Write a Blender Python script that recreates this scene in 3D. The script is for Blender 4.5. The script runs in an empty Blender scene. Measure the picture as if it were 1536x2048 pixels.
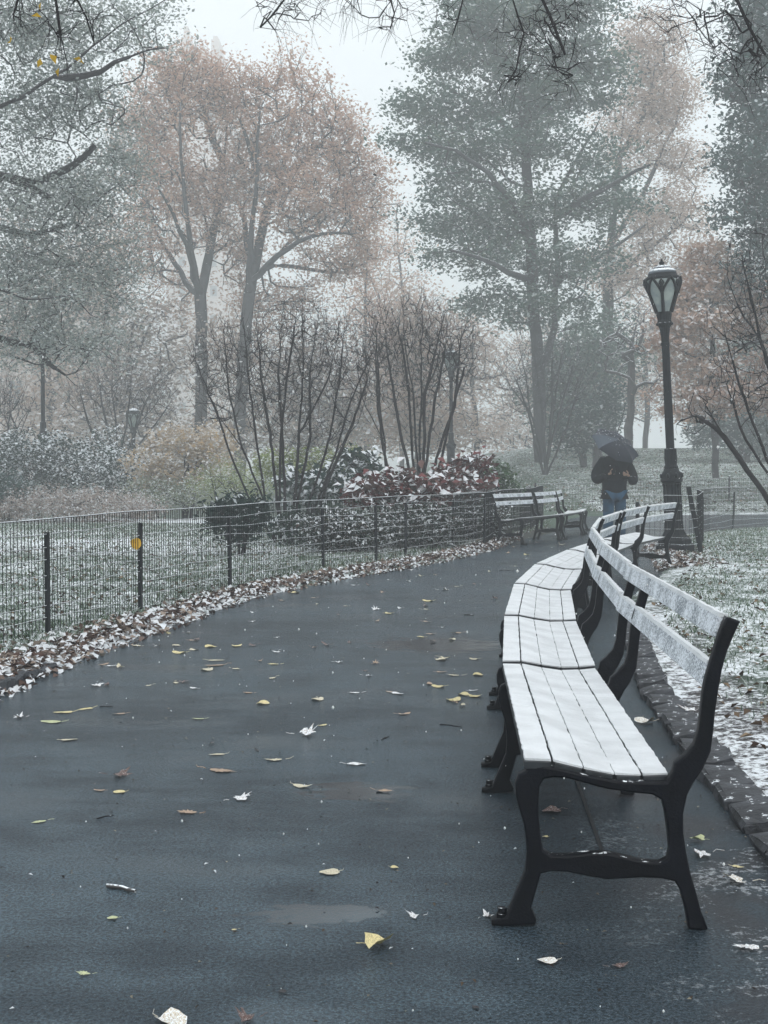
import bpy, bmesh, math, random
import numpy as np
from mathutils import Vector, Matrix
R = math.radians
sc = bpy.context.scene
C = sc.collection

# ---------------------------------------------------------------- camera, world, sun, exposure
F, CAMH, PITCH = 2600.0, 1.27, math.atan(81 / 2600.0)
cam_d = bpy.data.cameras.new('camera'); cam = bpy.data.objects.new('camera', cam_d); C.objects.link(cam)
cam_d.sensor_fit = 'VERTICAL'; cam_d.sensor_height = 24; cam_d.lens = F / 2048 * 24
cam_d.clip_start = 0.05; cam_d.clip_end = 5000
cam.location = (0, 0, CAMH); cam.rotation_euler = (R(90) - PITCH, 0, 0)
sc.camera = cam
w = bpy.data.worlds.new('World'); sc.world = w; w.use_nodes = True
nt = w.node_tree; nt.nodes.clear()
wo = nt.nodes.new('ShaderNodeOutputWorld'); bg = nt.nodes.new('ShaderNodeBackground')
sky = nt.nodes.new('ShaderNodeTexSky'); sky.sky_type = 'NISHITA'; sky.sun_disc = False
sky.sun_elevation = R(50); sky.sun_rotation = R(200); sky.air_density = 1.5; sky.dust_density = 3
mx = nt.nodes.new('ShaderNodeMix'); mx.data_type = 'RGBA'; mx.inputs[0].default_value = 0.9
mx.inputs[7].default_value = (7.35, 7.72, 7.98, 1)
nt.links.new(sky.outputs[0], mx.inputs[6]); nt.links.new(mx.outputs[2], bg.inputs[0])
bg.inputs[1].default_value = 0.125
nt.links.new(bg.outputs[0], wo.inputs[0])
sun_d = bpy.data.lights.new('sun', 'SUN'); sun = bpy.data.objects.new('sun', sun_d); C.objects.link(sun)
sun_d.energy = 1.5; sun_d.angle = R(60); sun_d.color = (1, 0.97, 0.93)
sun.rotation_euler = (R(40), 0, R(200 - 180))
vs = sc.view_settings; sc.display_settings.display_device = 'sRGB'
vs.view_transform = 'Standard'; vs.look = 'None'; vs.exposure = 0.42; vs.gamma = 1; vs.use_curve_mapping = False
sc.cycles.use_denoising = True
sc.cycles.max_bounces = 8; sc.cycles.diffuse_bounces = 3; sc.cycles.glossy_bounces = 2
sc.cycles.transmission_bounces = 3; sc.cycles.volume_bounces = 5; sc.cycles.transparent_max_bounces = 6
sc.cycles.use_adaptive_sampling = True; sc.cycles.adaptive_threshold = 0.02
HAZE = 0.0046

# ---------------------------------------------------------------- helpers
SP, CP = math.sin(PITCH), math.cos(PITCH)
def P(px, py, Y):                                   # point of the place seen there at depth Y
    a, b = px - 768, 1024 - py
    dy, dz = F * CP + b * SP, -F * SP + b * CP
    s = Y / dy
    return Vector((a * s, Y, CAMH + dz * s))
def G(px, py, h=0.0):                               # point on the level h seen there
    a, b = px - 768, 1024 - py
    dy, dz = F * CP + b * SP, -F * SP + b * CP
    s = (h - CAMH) / dz
    return Vector((a * s, dy * s, h))
def sstep(a, b, x):
    t = np.clip((x - a) / (b - a), 0, 1); return t * t * (3 - 2 * t)
def tag(o, label=None, cat=None, group=None, kind=None):
    if label: o['label'] = label
    if cat: o['category'] = cat
    if group: o['group'] = group
    if kind: o['kind'] = kind
    return o
def empty(name, loc, rz=0, label=None, cat=None, group=None):
    o = bpy.data.objects.new(name, None); C.objects.link(o); o.empty_display_size = .1
    o.location = loc; o.rotation_euler = (0, 0, rz)
    return tag(o, label, cat, group)
def link(name, me, mat=None, parent=None, kind=None):
    o = bpy.data.objects.new(name, me); C.objects.link(o)
    if mat and not me.materials: me.materials.append(mat)
    if parent: o.parent = parent
    if kind: o['kind'] = kind
    return o
def npmesh(name, V, Fc, smooth=False, attr=None):
    """fast mesh from arrays; Fc is an (n,k) array or a list of such arrays"""
    me = bpy.data.meshes.new(name)
    V = np.asarray(V, dtype=np.float32).reshape(-1, 3)
    if not isinstance(Fc, list): Fc = [Fc]
    Fc = [np.asarray(f, dtype=np.int32) for f in Fc if len(f)]
    me.vertices.add(len(V)); me.vertices.foreach_set('co', V.ravel())
    nl = sum(f.size for f in Fc); npol = sum(len(f) for f in Fc)
    me.loops.add(nl); me.loops.foreach_set('vertex_index', np.concatenate([f.ravel() for f in Fc]))
    me.polygons.add(npol)
    tot = np.concatenate([np.full(len(f), f.shape[1], np.int32) for f in Fc])
    st = np.concatenate([[0], np.cumsum(tot)[:-1]]).astype(np.int32)
    me.polygons.foreach_set('loop_start', st)
    if smooth: me.polygons.foreach_set('use_smooth', np.ones(npol, bool))
    if attr is not None:
        for k, a in attr.items():
            at = me.attributes.new(k, 'FLOAT', 'POINT'); at.data.foreach_set('value', np.asarray(a, np.float32))
    me.update(calc_edges=True); me.validate()
    return me
def bm_mesh(name, bm, smooth=False):
    me = bpy.data.meshes.new(name); bm.normal_update(); bm.to_mesh(me); bm.free()
    if smooth:
        for p in me.polygons: p.use_smooth = True
    return me
def box(bm, c, s, rot=None, bev=0):
    m = Matrix.Translation(c) @ (rot.to_4x4() if rot else Matrix.Identity(4)) @ Matrix.Diagonal((s[0], s[1], s[2], 1))
    r = bmesh.ops.create_cube(bm, size=1, matrix=m)
    if bev:
        es = list({e for v in r['verts'] for e in v.link_edges})
        bmesh.ops.bevel(bm, geom=es, offset=bev, segments=1, affect='EDGES')
def lathe(bm, prof, n=16, cx=0, cy=0, flute=0):
    rings = []
    for r, z in prof:
        rings.append([bm.verts.new((cx + r * math.cos(2 * math.pi * i / n) * (1 - flute * (i % 2)),
                                    cy + r * math.sin(2 * math.pi * i / n) * (1 - flute * (i % 2)), z)) for i in range(n)])
    for a, b in zip(rings, rings[1:]):
        for i in range(n):
            bm.faces.new((a[i], a[(i + 1) % n], b[(i + 1) % n], b[i]))
    bm.faces.new(rings[-1]); bm.faces.new(rings[0][::-1])
def tubes(paths, n=6):
    """paths: list of (points, radii) -> V,F"""
    V, Fq = [], []; off = 0
    for pts, rad in paths:
        pts = np.asarray(pts, float); m = len(pts)
        rad = np.full(m, rad) if np.isscalar(rad) else np.asarray(rad, float)
        t = np.gradient(pts, axis=0); t /= np.linalg.norm(t, axis=1)[:, None] + 1e-9
        ref = np.array([.31, .17, .93]) if abs(t[0] @ np.array([.31, .17, .93])) < .9 else np.array([1., 0, 0])
        u = np.cross(t, ref); u /= np.linalg.norm(u, axis=1)[:, None] + 1e-9
        v = np.cross(t, u)
        a = np.arange(n) * 2 * math.pi / n
        ring = pts[:, None] + rad[:, None, None] * (np.cos(a)[None, :, None] * u[:, None] + np.sin(a)[None, :, None] * v[:, None])
        V.append(ring.reshape(-1, 3))
        i = np.arange(m - 1)[:, None] * n; j = np.arange(n)[None]; k = (j + 1) % n
        Fq.append(np.stack([off + i + j, off + i + k, off + i + n + k, off + i + n + j], -1).reshape(-1, 4))
        off += m * n
    return np.concatenate(V), np.concatenate(Fq)

# ---------------------------------------------------------------- materials
def newmat(name):
    m = bpy.data.materials.new(name); m.use_nodes = True
    t = m.node_tree; t.nodes.clear()
    o = t.nodes.new('ShaderNodeOutputMaterial')
    return m, t, o
def N(t, typ, **kw):
    n = t.nodes.new(typ)
    for k, v in kw.items():
        if k.startswith('i_'): n.inputs[int(k[2:]) if k[2:].isdigit() else k[2:].replace('_', ' ')].default_value = v
        else: setattr(n, k, v)
    return n
def L(t, a, b): t.links.new(a, b)
def c4(c): return (c[0], c[1], c[2], 1)
def mixc(t, fac, a, b):
    m = N(t, 'ShaderNodeMix', data_type='RGBA')
    for s, x in ((0, fac), (6, a), (7, b)):
        if isinstance(x, (int, float)): m.inputs[s].default_value = x
        elif isinstance(x, tuple): m.inputs[s].default_value = c4(x)
        else: L(t, x, m.inputs[s])
    return m.outputs[2]
def math_(t, op, a, b=None, c=None, clamp=False):
    m = N(t, 'ShaderNodeMath', operation=op, use_clamp=clamp)
    for s, x in enumerate((a, b, c)):
        if x is None: continue
        if isinstance(x, (int, float)): m.inputs[s].default_value = x
        else: L(t, x, m.inputs[s])
    return m.outputs[0]
def noise(t, scale, detail=3, rough=.5, vec=None, coord='Object'):
    n = N(t, 'ShaderNodeTexNoise'); n.inputs['Scale'].default_value = scale
    n.inputs['Detail'].default_value = detail; n.inputs['Roughness'].default_value = rough
    if vec is None: vec = N(t, 'ShaderNodeTexCoord').outputs[coord]
    L(t, vec, n.inputs['Vector']); return n.outputs[0]
def ramp(t, v, a, b):
    m = N(t, 'ShaderNodeMapRange', clamp=True, interpolation_type='SMOOTHSTEP'); L(t, v, m.inputs[0])
    m.inputs[1].default_value = a; m.inputs[2].default_value = b
    return m.outputs[0]
def up(t, a=.3, b=.8):
    g = N(t, 'ShaderNodeNewGeometry'); s = N(t, 'ShaderNodeSeparateXYZ'); L(t, g.outputs['Normal'], s.inputs[0])
    return ramp(t, s.outputs[2], a, b)
def bump(t, h, strength=.3, dist=.02):
    b = N(t, 'ShaderNodeBump'); b.inputs['Strength'].default_value = strength; b.inputs['Distance'].default_value = dist
    L(t, h, b.inputs['Height']); return b.outputs[0]
SNOW = (.80, .84, .88)
def pbr(name, col, rough=.6, var=.25, nscale=12, snow=0.0, bumpy=0.0, bscale=60, spec=.5, col2=None, snow_at=(.35, .75)):
    m, t, o = newmat(name)
    p = N(t, 'ShaderNodeBsdfPrincipled'); p.inputs['Roughness'].default_value = rough
    p.inputs['Specular IOR Level'].default_value = spec
    n1 = noise(t, nscale)
    base = mixc(t, ramp(t, n1, .3, .7), tuple(x * (1 - var) for x in col), col2 or tuple(min(1, x * (1 + var)) for x in col))
    if snow:
        s = math_(t, 'MULTIPLY', up(t, *snow_at), ramp(t, noise(t, 25, 4, .7), .62 - snow * .35, .68 - snow * .3))
        base = mixc(t, s, base, SNOW)
        r = N(t, 'ShaderNodeMapRange'); L(t, s, r.inputs[0]); r.inputs[3].default_value = rough; r.inputs[4].default_value = .8
        L(t, r.outputs[0], p.inputs['Roughness'])
    L(t, base, p.inputs['Base Color'])
    if bumpy: L(t, bump(t, noise(t, bscale, 4, .65), bumpy, .01), p.inputs['Normal'])
    L(t, p.outputs[0], o.inputs[0]); return m
def leafmat(name, cols, snow=.3, trans=.25, thick=.6):
    """colour varies by leaf; snow lies on the upper side of some leaves"""
    m, t, o = newmat(name)
    a = N(t, 'ShaderNodeAttribute', attribute_name='v')
    cr = N(t, 'ShaderNodeValToRGB'); e = cr.color_ramp.elements
    e[0].color = c4(cols[0]); e[1].color = c4(cols[-1])
    for k, c in enumerate(cols[1:-1]):
        x = e.new((k + 1) / (len(cols) - 1)); x.color = c4(c)
    L(t, a.outputs['Fac'], cr.inputs[0])
    g = N(t, 'ShaderNodeNewGeometry')
    fr = math_(t, 'FRACT', math_(t, 'MULTIPLY', a.outputs['Fac'], 17.37))
    s = math_(t, 'MULTIPLY', math_(t, 'LESS_THAN', fr, snow), math_(t, 'SUBTRACT', 1.0, g.outputs['Backfacing']))
    base = mixc(t, math_(t, 'MULTIPLY', s, thick), cr.outputs[0], SNOW)
    d = N(t, 'ShaderNodeBsdfDiffuse'); L(t, base, d.inputs[0])
    tr = N(t, 'ShaderNodeBsdfTranslucent'); L(t, cr.outputs[0], tr.inputs[0])
    ms = N(t, 'ShaderNodeMixShader'); ms.inputs[0].default_value = trans
    L(t, d.outputs[0], ms.inputs[1]); L(t, tr.outputs[0], ms.inputs[2]); L(t, ms.outputs[0], o.inputs[0])
    return m
M = {}
M['iron'] = pbr('cast_iron_paint', (.002, .003, .006), .5, .3, 8, snow=.16, bumpy=.25, bscale=110, snow_at=(.75, .95), spec=.14)
M['iron_lamp'] = pbr('lamp_iron', (.003, .005, .008), .5, .3, 5, snow=.2, bumpy=.15, bscale=60, snow_at=(.65, .9), spec=.12)
M['wood'] = pbr('dark_painted_wood', (.014, .018, .022), .5, .4, 20)
M['snow'] = pbr('snow', (.60, .62, .64), .75, .10, 7, bumpy=.7, bscale=38, spec=.2)
M['bark'] = pbr('dark_bark', (.014, .012, .014), .85, .4, 6, snow=.25, bumpy=.5, bscale=25, snow_at=(.6, .9), spec=.15)
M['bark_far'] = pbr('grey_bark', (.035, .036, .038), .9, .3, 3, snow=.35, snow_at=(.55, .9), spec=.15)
M['bark_snow'] = pbr('snowy_bark', (.06, .058, .058), .85, .3, 3, snow=.6, snow_at=(.45, .8))
M['wire'] = pbr('fence_wire', (.007, .009, .011), .5, .3, 10, spec=.12)
M['wire_snow'] = pbr('snowy_wire', (.05, .055, .06), .5, .3, 10, snow=.75, snow_at=(.2, .5))
M['post'] = pbr('steel_post', (.006, .008, .011), .5, .3, 10, snow=.3, snow_at=(.8, .95), spec=.15)
# back slats: snow blown against them, speckled over dark wood
m, t, o = newmat('snow_speckled_wood'); p = N(t, 'ShaderNodeBsdfPrincipled'); p.inputs['Roughness'].default_value = .65
sp = ramp(t, math_(t, 'ADD', noise(t, 130, 4, .75), math_(t, 'MULTIPLY', noise(t, 9, 2), .35)), .58, .74)
L(t, mixc(t, sp, (.15, .175, .20), (.66, .70, .75)), p.inputs['Base Color'])
L(t, bump(t, noise(t, 140, 3, .7), .5, .004), p.inputs['Normal']); L(t, p.outputs[0], o.inputs[0]); M['speckled'] = m
# glass of the lamps: unlit frosted panes
m, t, o = newmat('frosted_glass'); p = N(t, 'ShaderNodeBsdfPrincipled'); p.inputs['Roughness'].default_value = .25
sn = ramp(t, noise(t, 7, 3), .35, .7)
L(t, mixc(t, sn, (.20, .24, .24), (.33, .37, .35)), p.inputs['Base Color']); L(t, p.outputs[0], o.inputs[0]); M['glass'] = m
# wet asphalt
m, t, o = newmat('wet_asphalt'); p = N(t, 'ShaderNodeBsdfPrincipled')
tc = N(t, 'ShaderNodeTexCoord'); mp = N(t, 'ShaderNodeMapping'); L(t, tc.outputs['Object'], mp.inputs[0]); mp.inputs['Scale'].default_value = (.6, 1.25, 1)
mp.inputs['Rotation'].default_value = (0, 0, R(8))
big = noise(t, 1.1, 5, .65, mp.outputs[0]); mid = noise(t, 4.5, 4, .6, mp.outputs[0]); fine = noise(t, 260, 2, .6); grit = noise(t, 90, 3, .7)
pud = ramp(t, math_(t, 'ADD', math_(t, 'MULTIPLY', big, .75), math_(t, 'MULTIPLY', mid, .25)), .49, .66)
base = mixc(t, ramp(t, noise(t, 170, 2, .6), .60, .68), mixc(t, ramp(t, grit, .38, .62), (.004, .009, .015), (.050, .082, .107)), (.16, .19, .21))
base = mixc(t, math_(t, 'MULTIPLY', pud, .45), base, (.022, .025, .030))
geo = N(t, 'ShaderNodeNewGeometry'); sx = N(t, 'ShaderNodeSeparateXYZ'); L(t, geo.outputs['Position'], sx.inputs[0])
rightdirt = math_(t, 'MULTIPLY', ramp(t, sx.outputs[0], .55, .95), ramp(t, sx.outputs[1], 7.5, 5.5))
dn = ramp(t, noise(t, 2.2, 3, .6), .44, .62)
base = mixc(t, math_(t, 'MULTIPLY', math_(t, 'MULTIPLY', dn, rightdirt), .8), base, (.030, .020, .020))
dust = math_(t, 'MULTIPLY', math_(t, 'MULTIPLY', ramp(t, sx.outputs[0], .45, 1.25), ramp(t, math_(t, 'ADD', noise(t, 38, 6, .8), math_(t, 'MULTIPLY', noise(t, 3.2, 2, .6), .55)), .84, .92)), ramp(t, sx.outputs[1], 5.2, 4.0))
base = mixc(t, math_(t, 'MULTIPLY', dust, .8), base, SNOW)
pd = None
for (px_, py_, rx_, ry_) in ((635, 1830, .20, .06), (710, 1583, .22, .10), (880, 1290, .5, .28)):
    c_ = G(px_, py_); v_ = N(t, 'ShaderNodeVectorMath', operation='SUBTRACT'); L(t, geo.outputs['Position'], v_.inputs[0]); v_.inputs[1].default_value = tuple(c_)
    v2 = N(t, 'ShaderNodeVectorMath', operation='MULTIPLY'); L(t, v_.outputs[0], v2.inputs[0]); v2.inputs[1].default_value = (1 / rx_, 1 / ry_ / 1.6, 0)
    v3 = N(t, 'ShaderNodeVectorMath', operation='LENGTH'); L(t, v2.outputs[0], v3.inputs[0])
    q_ = ramp(t, math_(t, 'ADD', v3.outputs['Value'], math_(t, 'MULTIPLY', noise(t, 9, 6, .75, mp.outputs[0]), 3.4)), 2.75, 2.45)
    pd = q_ if pd is None else math_(t, 'MAXIMUM', pd, q_)
pud = math_(t, 'MAXIMUM', math_(t, 'MULTIPLY', pud, .6), pd)
base = mixc(t, math_(t, 'MULTIPLY', pd, .75), base, (.014, .021, .027))
L(t, base, p.inputs['Base Color'])
rg = N(t, 'ShaderNodeMapRange'); L(t, pud, rg.inputs[0]); rg.inputs[3].default_value = .23; rg.inputs[4].default_value = .04
L(t, rg.outputs[0], p.inputs['Roughness'])
h = math_(t, 'ADD', math_(t, 'MULTIPLY', fine, .4), grit)
b = N(t, 'ShaderNodeBump'); L(t, h, b.inputs['Height']); b.inputs['Distance'].default_value = .006
bs = N(t, 'ShaderNodeMapRange'); L(t, pud, bs.inputs[0]); bs.inputs[3].default_value = 1.0; bs.inputs[4].default_value = .08
L(t, bs.outputs[0], b.inputs['Strength']); L(t, b.outputs[0], p.inputs['Normal'])
p.inputs['Specular Tint'].default_value = (.62, .86, 1, 1)
p.inputs['IOR'].default_value = 1.5
n5 = noise(t, .55, 5, .62, mp.outputs[0]); patch = math_(t, 'MULTIPLY', ramp(t, math_(t, 'ADD', sx.outputs[0], math_(t, 'MULTIPLY', n5, .9)), .55, 1.15), ramp(t, sx.outputs[1], 7.5, 4.6))  # shade under and beside the near bench, painted into colour and sheen
wet = math_(t, 'MULTIPLY', ramp(t, math_(t, 'ADD', math_(t, 'MULTIPLY', n5, .6), math_(t, 'MULTIPLY', mid, .4)), .40, .58), math_(t, 'SUBTRACT', 1.0, math_(t, 'MULTIPLY', patch, .85)))  # uneven wetness, cut back inside the painted bench shade
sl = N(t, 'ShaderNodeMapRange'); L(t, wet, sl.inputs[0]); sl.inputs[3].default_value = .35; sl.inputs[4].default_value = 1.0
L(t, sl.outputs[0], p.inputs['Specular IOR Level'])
base = mixc(t, math_(t, 'MULTIPLY', math_(t, 'SUBTRACT', 1.0, wet), .5), base, (.008, .011, .016))  # less wet parts and the painted bench shade get a darker colour
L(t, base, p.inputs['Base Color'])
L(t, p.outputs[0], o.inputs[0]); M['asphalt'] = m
# ground: turf, soil and snow; attributes say how snowy and how bare each place is
m, t, o = newmat('snowy_ground'); p = N(t, 'ShaderNodeBsdfPrincipled'); p.inputs['Roughness'].default_value = .85; p.inputs['Specular IOR Level'].default_value = .2
at = N(t, 'ShaderNodeAttribute', attribute_name='snowy'); ad = N(t, 'ShaderNodeAttribute', attribute_name='bare')
n1 = noise(t, 34, 5, .75); n2 = noise(t, 1.6, 4, .6); n3 = noise(t, 9, 4, .7)
turf = mixc(t, ramp(t, noise(t, 60, 3), .3, .7), (.035, .060, .048), (.10, .14, .10))
soil = mixc(t, ramp(t, n3, .3, .7), (.030, .027, .028), (.085, .080, .082))
base = mixc(t, ad.outputs['Fac'], turf, soil)
sv = math_(t, 'ADD', math_(t, 'MULTIPLY', n1, .45), math_(t, 'ADD', math_(t, 'MULTIPLY', n2, .25), math_(t, 'MULTIPLY', n3, .3)))
sn = ramp(t, math_(t, 'ADD', sv, at.outputs['Fac']), .53, .62)
L(t, mixc(t, sn, base, SNOW), p.inputs['Base Color'])
L(t, bump(t, math_(t, 'ADD', n1, n3), .6, .03), p.inputs['Normal']); L(t, p.outputs[0], o.inputs[0]); M['ground'] = m
M['stone'] = pbr('granite_sett', (.045, .048, .055), .6, .5, 9, snow=.08, bumpy=.9, bscale=40, snow_at=(.8, .98), spec=.25)
M['litter'] = leafmat('leaf_litter', [(.04, .028, .028), (.10, .065, .055), (.20, .155, .135), (.36, .30, .25)], .52, .1, .8)
M['blade'] = leafmat('grass_blade', [(.03, .06, .04), (.06, .11, .065), (.13, .17, .10), (.4, .45, .42)], .25, .2)

# ---------------------------------------------------------------- terrain
left_edge = [(-3.2, -8), (-2.9, 0), (-2.5, 5)] + [tuple(G(x, y)[:2]) for x, y in ((0, 1392), (100, 1342), (260, 1282), (420, 1226), (520, 1192), (700, 1156), (850, 1131), (960, 1107))] + \
            [(2.0, 22.2), (2.35, 23.6), (2.95, 25.2), (3.6, 27.2), (4.1, 29.5), (4.6, 33), (5.3, 36.2), (6.6, 37.6), (9.4, 38), (14, 39.5), (24, 43)]
right_edge = [(26, 37), (12, 31.5), (8.7, 29.3), (6.3, 26.6), (5.1, 24), (4.4, 21.8), (4.0, 19.6), (3.75, 17.6), (3.42, 15.9), (2.72, 13.9), (2.15, 11.9), (1.80, 9.6), (1.52, 7.4), (1.36, 5.3), (1.30, 4.1), (1.28, 2), (1.3, -8)]
poly = np.array(left_edge + right_edge)
def smooth_poly(a, it=2):
    for _ in range(it):
        b = np.empty((len(a) * 2, 2)); n = np.roll(a, -1, 0)
        b[0::2] = .75 * a + .25 * n; b[1::2] = .25 * a + .75 * n; a = b
    return a
poly = smooth_poly(poly)
def sdist(X, Y):                                    # signed distance to the path, negative on it
    X = np.asarray(X, float); Y = np.asarray(Y, float)
    d = np.full(X.shape, 1e9); inside = np.zeros(X.shape, bool)
    A = poly; B = np.roll(poly, -1, 0)
    for (ax, ay), (bx, by) in zip(A, B):
        ex, ey = bx - ax, by - ay; l2 = ex * ex + ey * ey + 1e-12
        tt = np.clip(((X - ax) * ex + (Y - ay) * ey) / l2, 0, 1)
        d = np.minimum(d, np.hypot(X - ax - tt * ex, Y - ay - tt * ey))
        if ay != by:
            c = ((ay > Y) != (by > Y)) & (X < (bx - ax) * (Y - ay) / (by - ay) + ax); inside ^= c
    return np.where(inside, -d, d)
_rs = np.random.RandomState(5)
_waves = [(_rs.uniform(.5, 6) * np.array([math.cos(a), math.sin(a)]), _rs.uniform(0, 6.28)) for a in _rs.uniform(0, 6.28, 24)]
def bumps(X, Y):
    z = 0
    for k, ph in _waves: z = z + np.sin(k[0] * X + k[1] * Y + ph) / (1 + np.hypot(*k)) 
    return z / 6
def zt(X, Y, sd=None):
    X = np.asarray(X, float); Y = np.asarray(Y, float)
    if sd is None: sd = sdist(X, Y)
    hill = .072 * np.clip(Y - 39, 0, 36) * sstep(1, 9, X) * (1 - .6 * sstep(60, 120, X)) + .004 * np.clip(Y - 75, 0, 400)
    dip = -.75 * sstep(3, -1, X) * sstep(33, 45, Y) * (1 - sstep(60, 80, Y))
    fade = sstep(-.10, .06, sd)
    z = -.07 + fade * (.10 + .03 * sstep(.05, .5, sd)) + fade * .05 * bumps(X, Y) * sstep(0, 1.0, sd)
    return z + (hill + dip) * sstep(0, 3, sd)
def zt1(x, y): return float(zt(np.array([x]), np.array([y]))[0])
def axis(a, b, dense0, dense1, step, grow):
    v = list(np.arange(dense0, dense1 + step * .5, step)); s = step
    while v[-1] < b: s *= grow; v.append(v[-1] + s)
    s = step
    while v[0] > a: s *= grow; v.insert(0, v[0] - s)
    return np.array(v)
xs = axis(-650, 650, -6, 7, .14, 1.09); ys = axis(-60, 700, -2, 34, .14, 1.06)
X, Y = np.meshgrid(xs, ys); sd = sdist(X, Y); Z = zt(X, Y, sd)
nx, ny = len(xs), len(ys); idx = np.arange(nx * ny).reshape(ny, nx)
Fg = np.stack([idx[:-1, :-1], idx[:-1, 1:], idx[1:, 1:], idx[1:, :-1]], -1).reshape(-1, 4)
right = sstep(0, 1, X - np.interp(Y, [0, 20, 38], [0, 3, 6]))
snowy = np.where(right > .5, .07, .075) + .05 * bumps(X * .7 + 3, Y * .7)
snowy = snowy + .12 * sstep(.5, .0, sd) * (right < .5) * sstep(16, 8, Y)
snowy = snowy - .035 * sstep(10, 6, Y) * sstep(.35, .7, sd) * (right > .5)
snowy = snowy - .03 * sstep(38, 45, Y) * (right > .5) + .05 * sstep(20, 24, Y) * (right < .5) * sstep(33, 31, Y) * sstep(1, 0, X) - .25 * sstep(1.5, 2.5, X) * (right < .5) * sstep(36, 33, Y) + .18 * np.exp(-((X + 2.6) / 2.2) ** 2 - ((Y - 24) / 3.0) ** 2) - .10 * sstep(33, 36, Y) * (right < .5)
bare = sstep(.75, .3, sd) * (right > .5) * sstep(14, 9, Y) + .9 * sstep(7.5, 5.5, Y) * (right > .5) * sstep(1.6, .8, sd)
bare = np.clip(bare + .7 * sstep(19, 21, Y) * (right < .5) * sstep(30, 27, Y), 0, 1)
me = npmesh('ground', np.stack([X, Y, Z], -1).reshape(-1, 3), Fg, True, {'snowy': snowy.ravel(), 'bare': bare.ravel()})
link('ground', me, M['ground'], kind='structure')
# the path: one sheet
pc = poly[(np.abs(poly[:, 0]) < 100)]
bm = bmesh.new()
A = poly; nrm = np.roll(A, -1, 0) - np.roll(A, 1, 0); nrm = np.stack([nrm[:, 1], -nrm[:, 0]], -1); nrm /= np.linalg.norm(nrm, axis=1)[:, None]
test = sdist(*(A + nrm * .02).T); sign = np.where(test > 0, 1, -1)[:, None]
vsx = [bm.verts.new((x, y, 0)) for x, y in (A + nrm * sign * .16)]
f = bm.faces.new(vsx); bmesh.ops.triangulate(bm, faces=[f])
for f in bm.faces:
    if f.normal.z < 0: f.normal_flip()
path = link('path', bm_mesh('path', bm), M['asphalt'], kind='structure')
bm = bmesh.new(); p0 = G(1158, 1575); p1 = G(1212, 1725)        # joint in the paving under the first bench
d = (p1 - p0); q = Vector((d.y, -d.x, 0)).normalized() * .006; d2 = d.normalized() * .8
bm.faces.new([bm.verts.new(v) for v in ((p0 - d2 * 1.5) - q + Vector((0, 0, .004)), (p0 - d2 * 1.5) + q + Vector((0, 0, .004)), p1 + d2 * .1 + q + Vector((0, 0, .004)), p1 + d2 * .1 - q + Vector((0, 0, .004)))])
M['joint'] = pbr('joint_filler', (.006, .007, .009), .6)
link('paving_joint', bm_mesh('paving_joint', bm), M['joint'], path)

# kerb setts
def kerb(edge, name, w, spacing, rng, h=.055, off=.09):
    k = bpy.data.objects.new(name, None); C.objects.link(k); k['kind'] = 'structure'
    pts = np.array(edge); seg = np.linalg.norm(np.diff(pts, axis=0), axis=1); s = np.concatenate([[0], np.cumsum(seg)])
    protos = []
    for i in range(5):
        bm = bmesh.new(); box(bm, (0, 0, 0), (w, spacing * .88, .12), bev=.012)
        bmesh.ops.subdivide_edges(bm, edges=bm.edges[:], cuts=1)
        for v in bm.verts: v.co += Vector((rng.uniform(-1, 1), rng.uniform(-1, 1), rng.uniform(-1, 1))) * .009
        protos.append(bm_mesh('kerb_stone', bm, False)); protos[-1].materials.append(M['stone'])
    x = 0
    while x < s[-1]:
        px = np.interp(x, s, pts[:, 0]); py = np.interp(x, s, pts[:, 1])
        px2 = np.interp(x + .05, s, pts[:, 0]); py2 = np.interp(x + .05, s, pts[:, 1])
        a = math.atan2(py2 - py, px2 - px) - math.pi / 2
        o = link('kerb_stone', rng.choice(protos), None, k)
        o.location = (px + off * math.cos(a), py + off * math.sin(a), h - .05 + rng.uniform(-.012, .012))
        o.rotation_euler = (rng.uniform(-.08, .08), rng.uniform(-.12, .12) - .12 * (off > 0), a + rng.uniform(-.1, .1))
        x += spacing * rng.uniform(.93, 1.12)
rg_ = random.Random(3)
kerb([(1.22, 2.6), (1.24, 4.1), (1.30, 5.3), (1.46, 7.4), (1.76, 9.5), (2.12, 11.6)], 'kerb', .17, .29, rg_, h=.045)
kerb([(-2.42, 5.6), (-2.20, 7.3), tuple(G(100, 1342)[:2])], 'kerb_left', .24, .26, rg_, h=.05, off=-.10)

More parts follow.
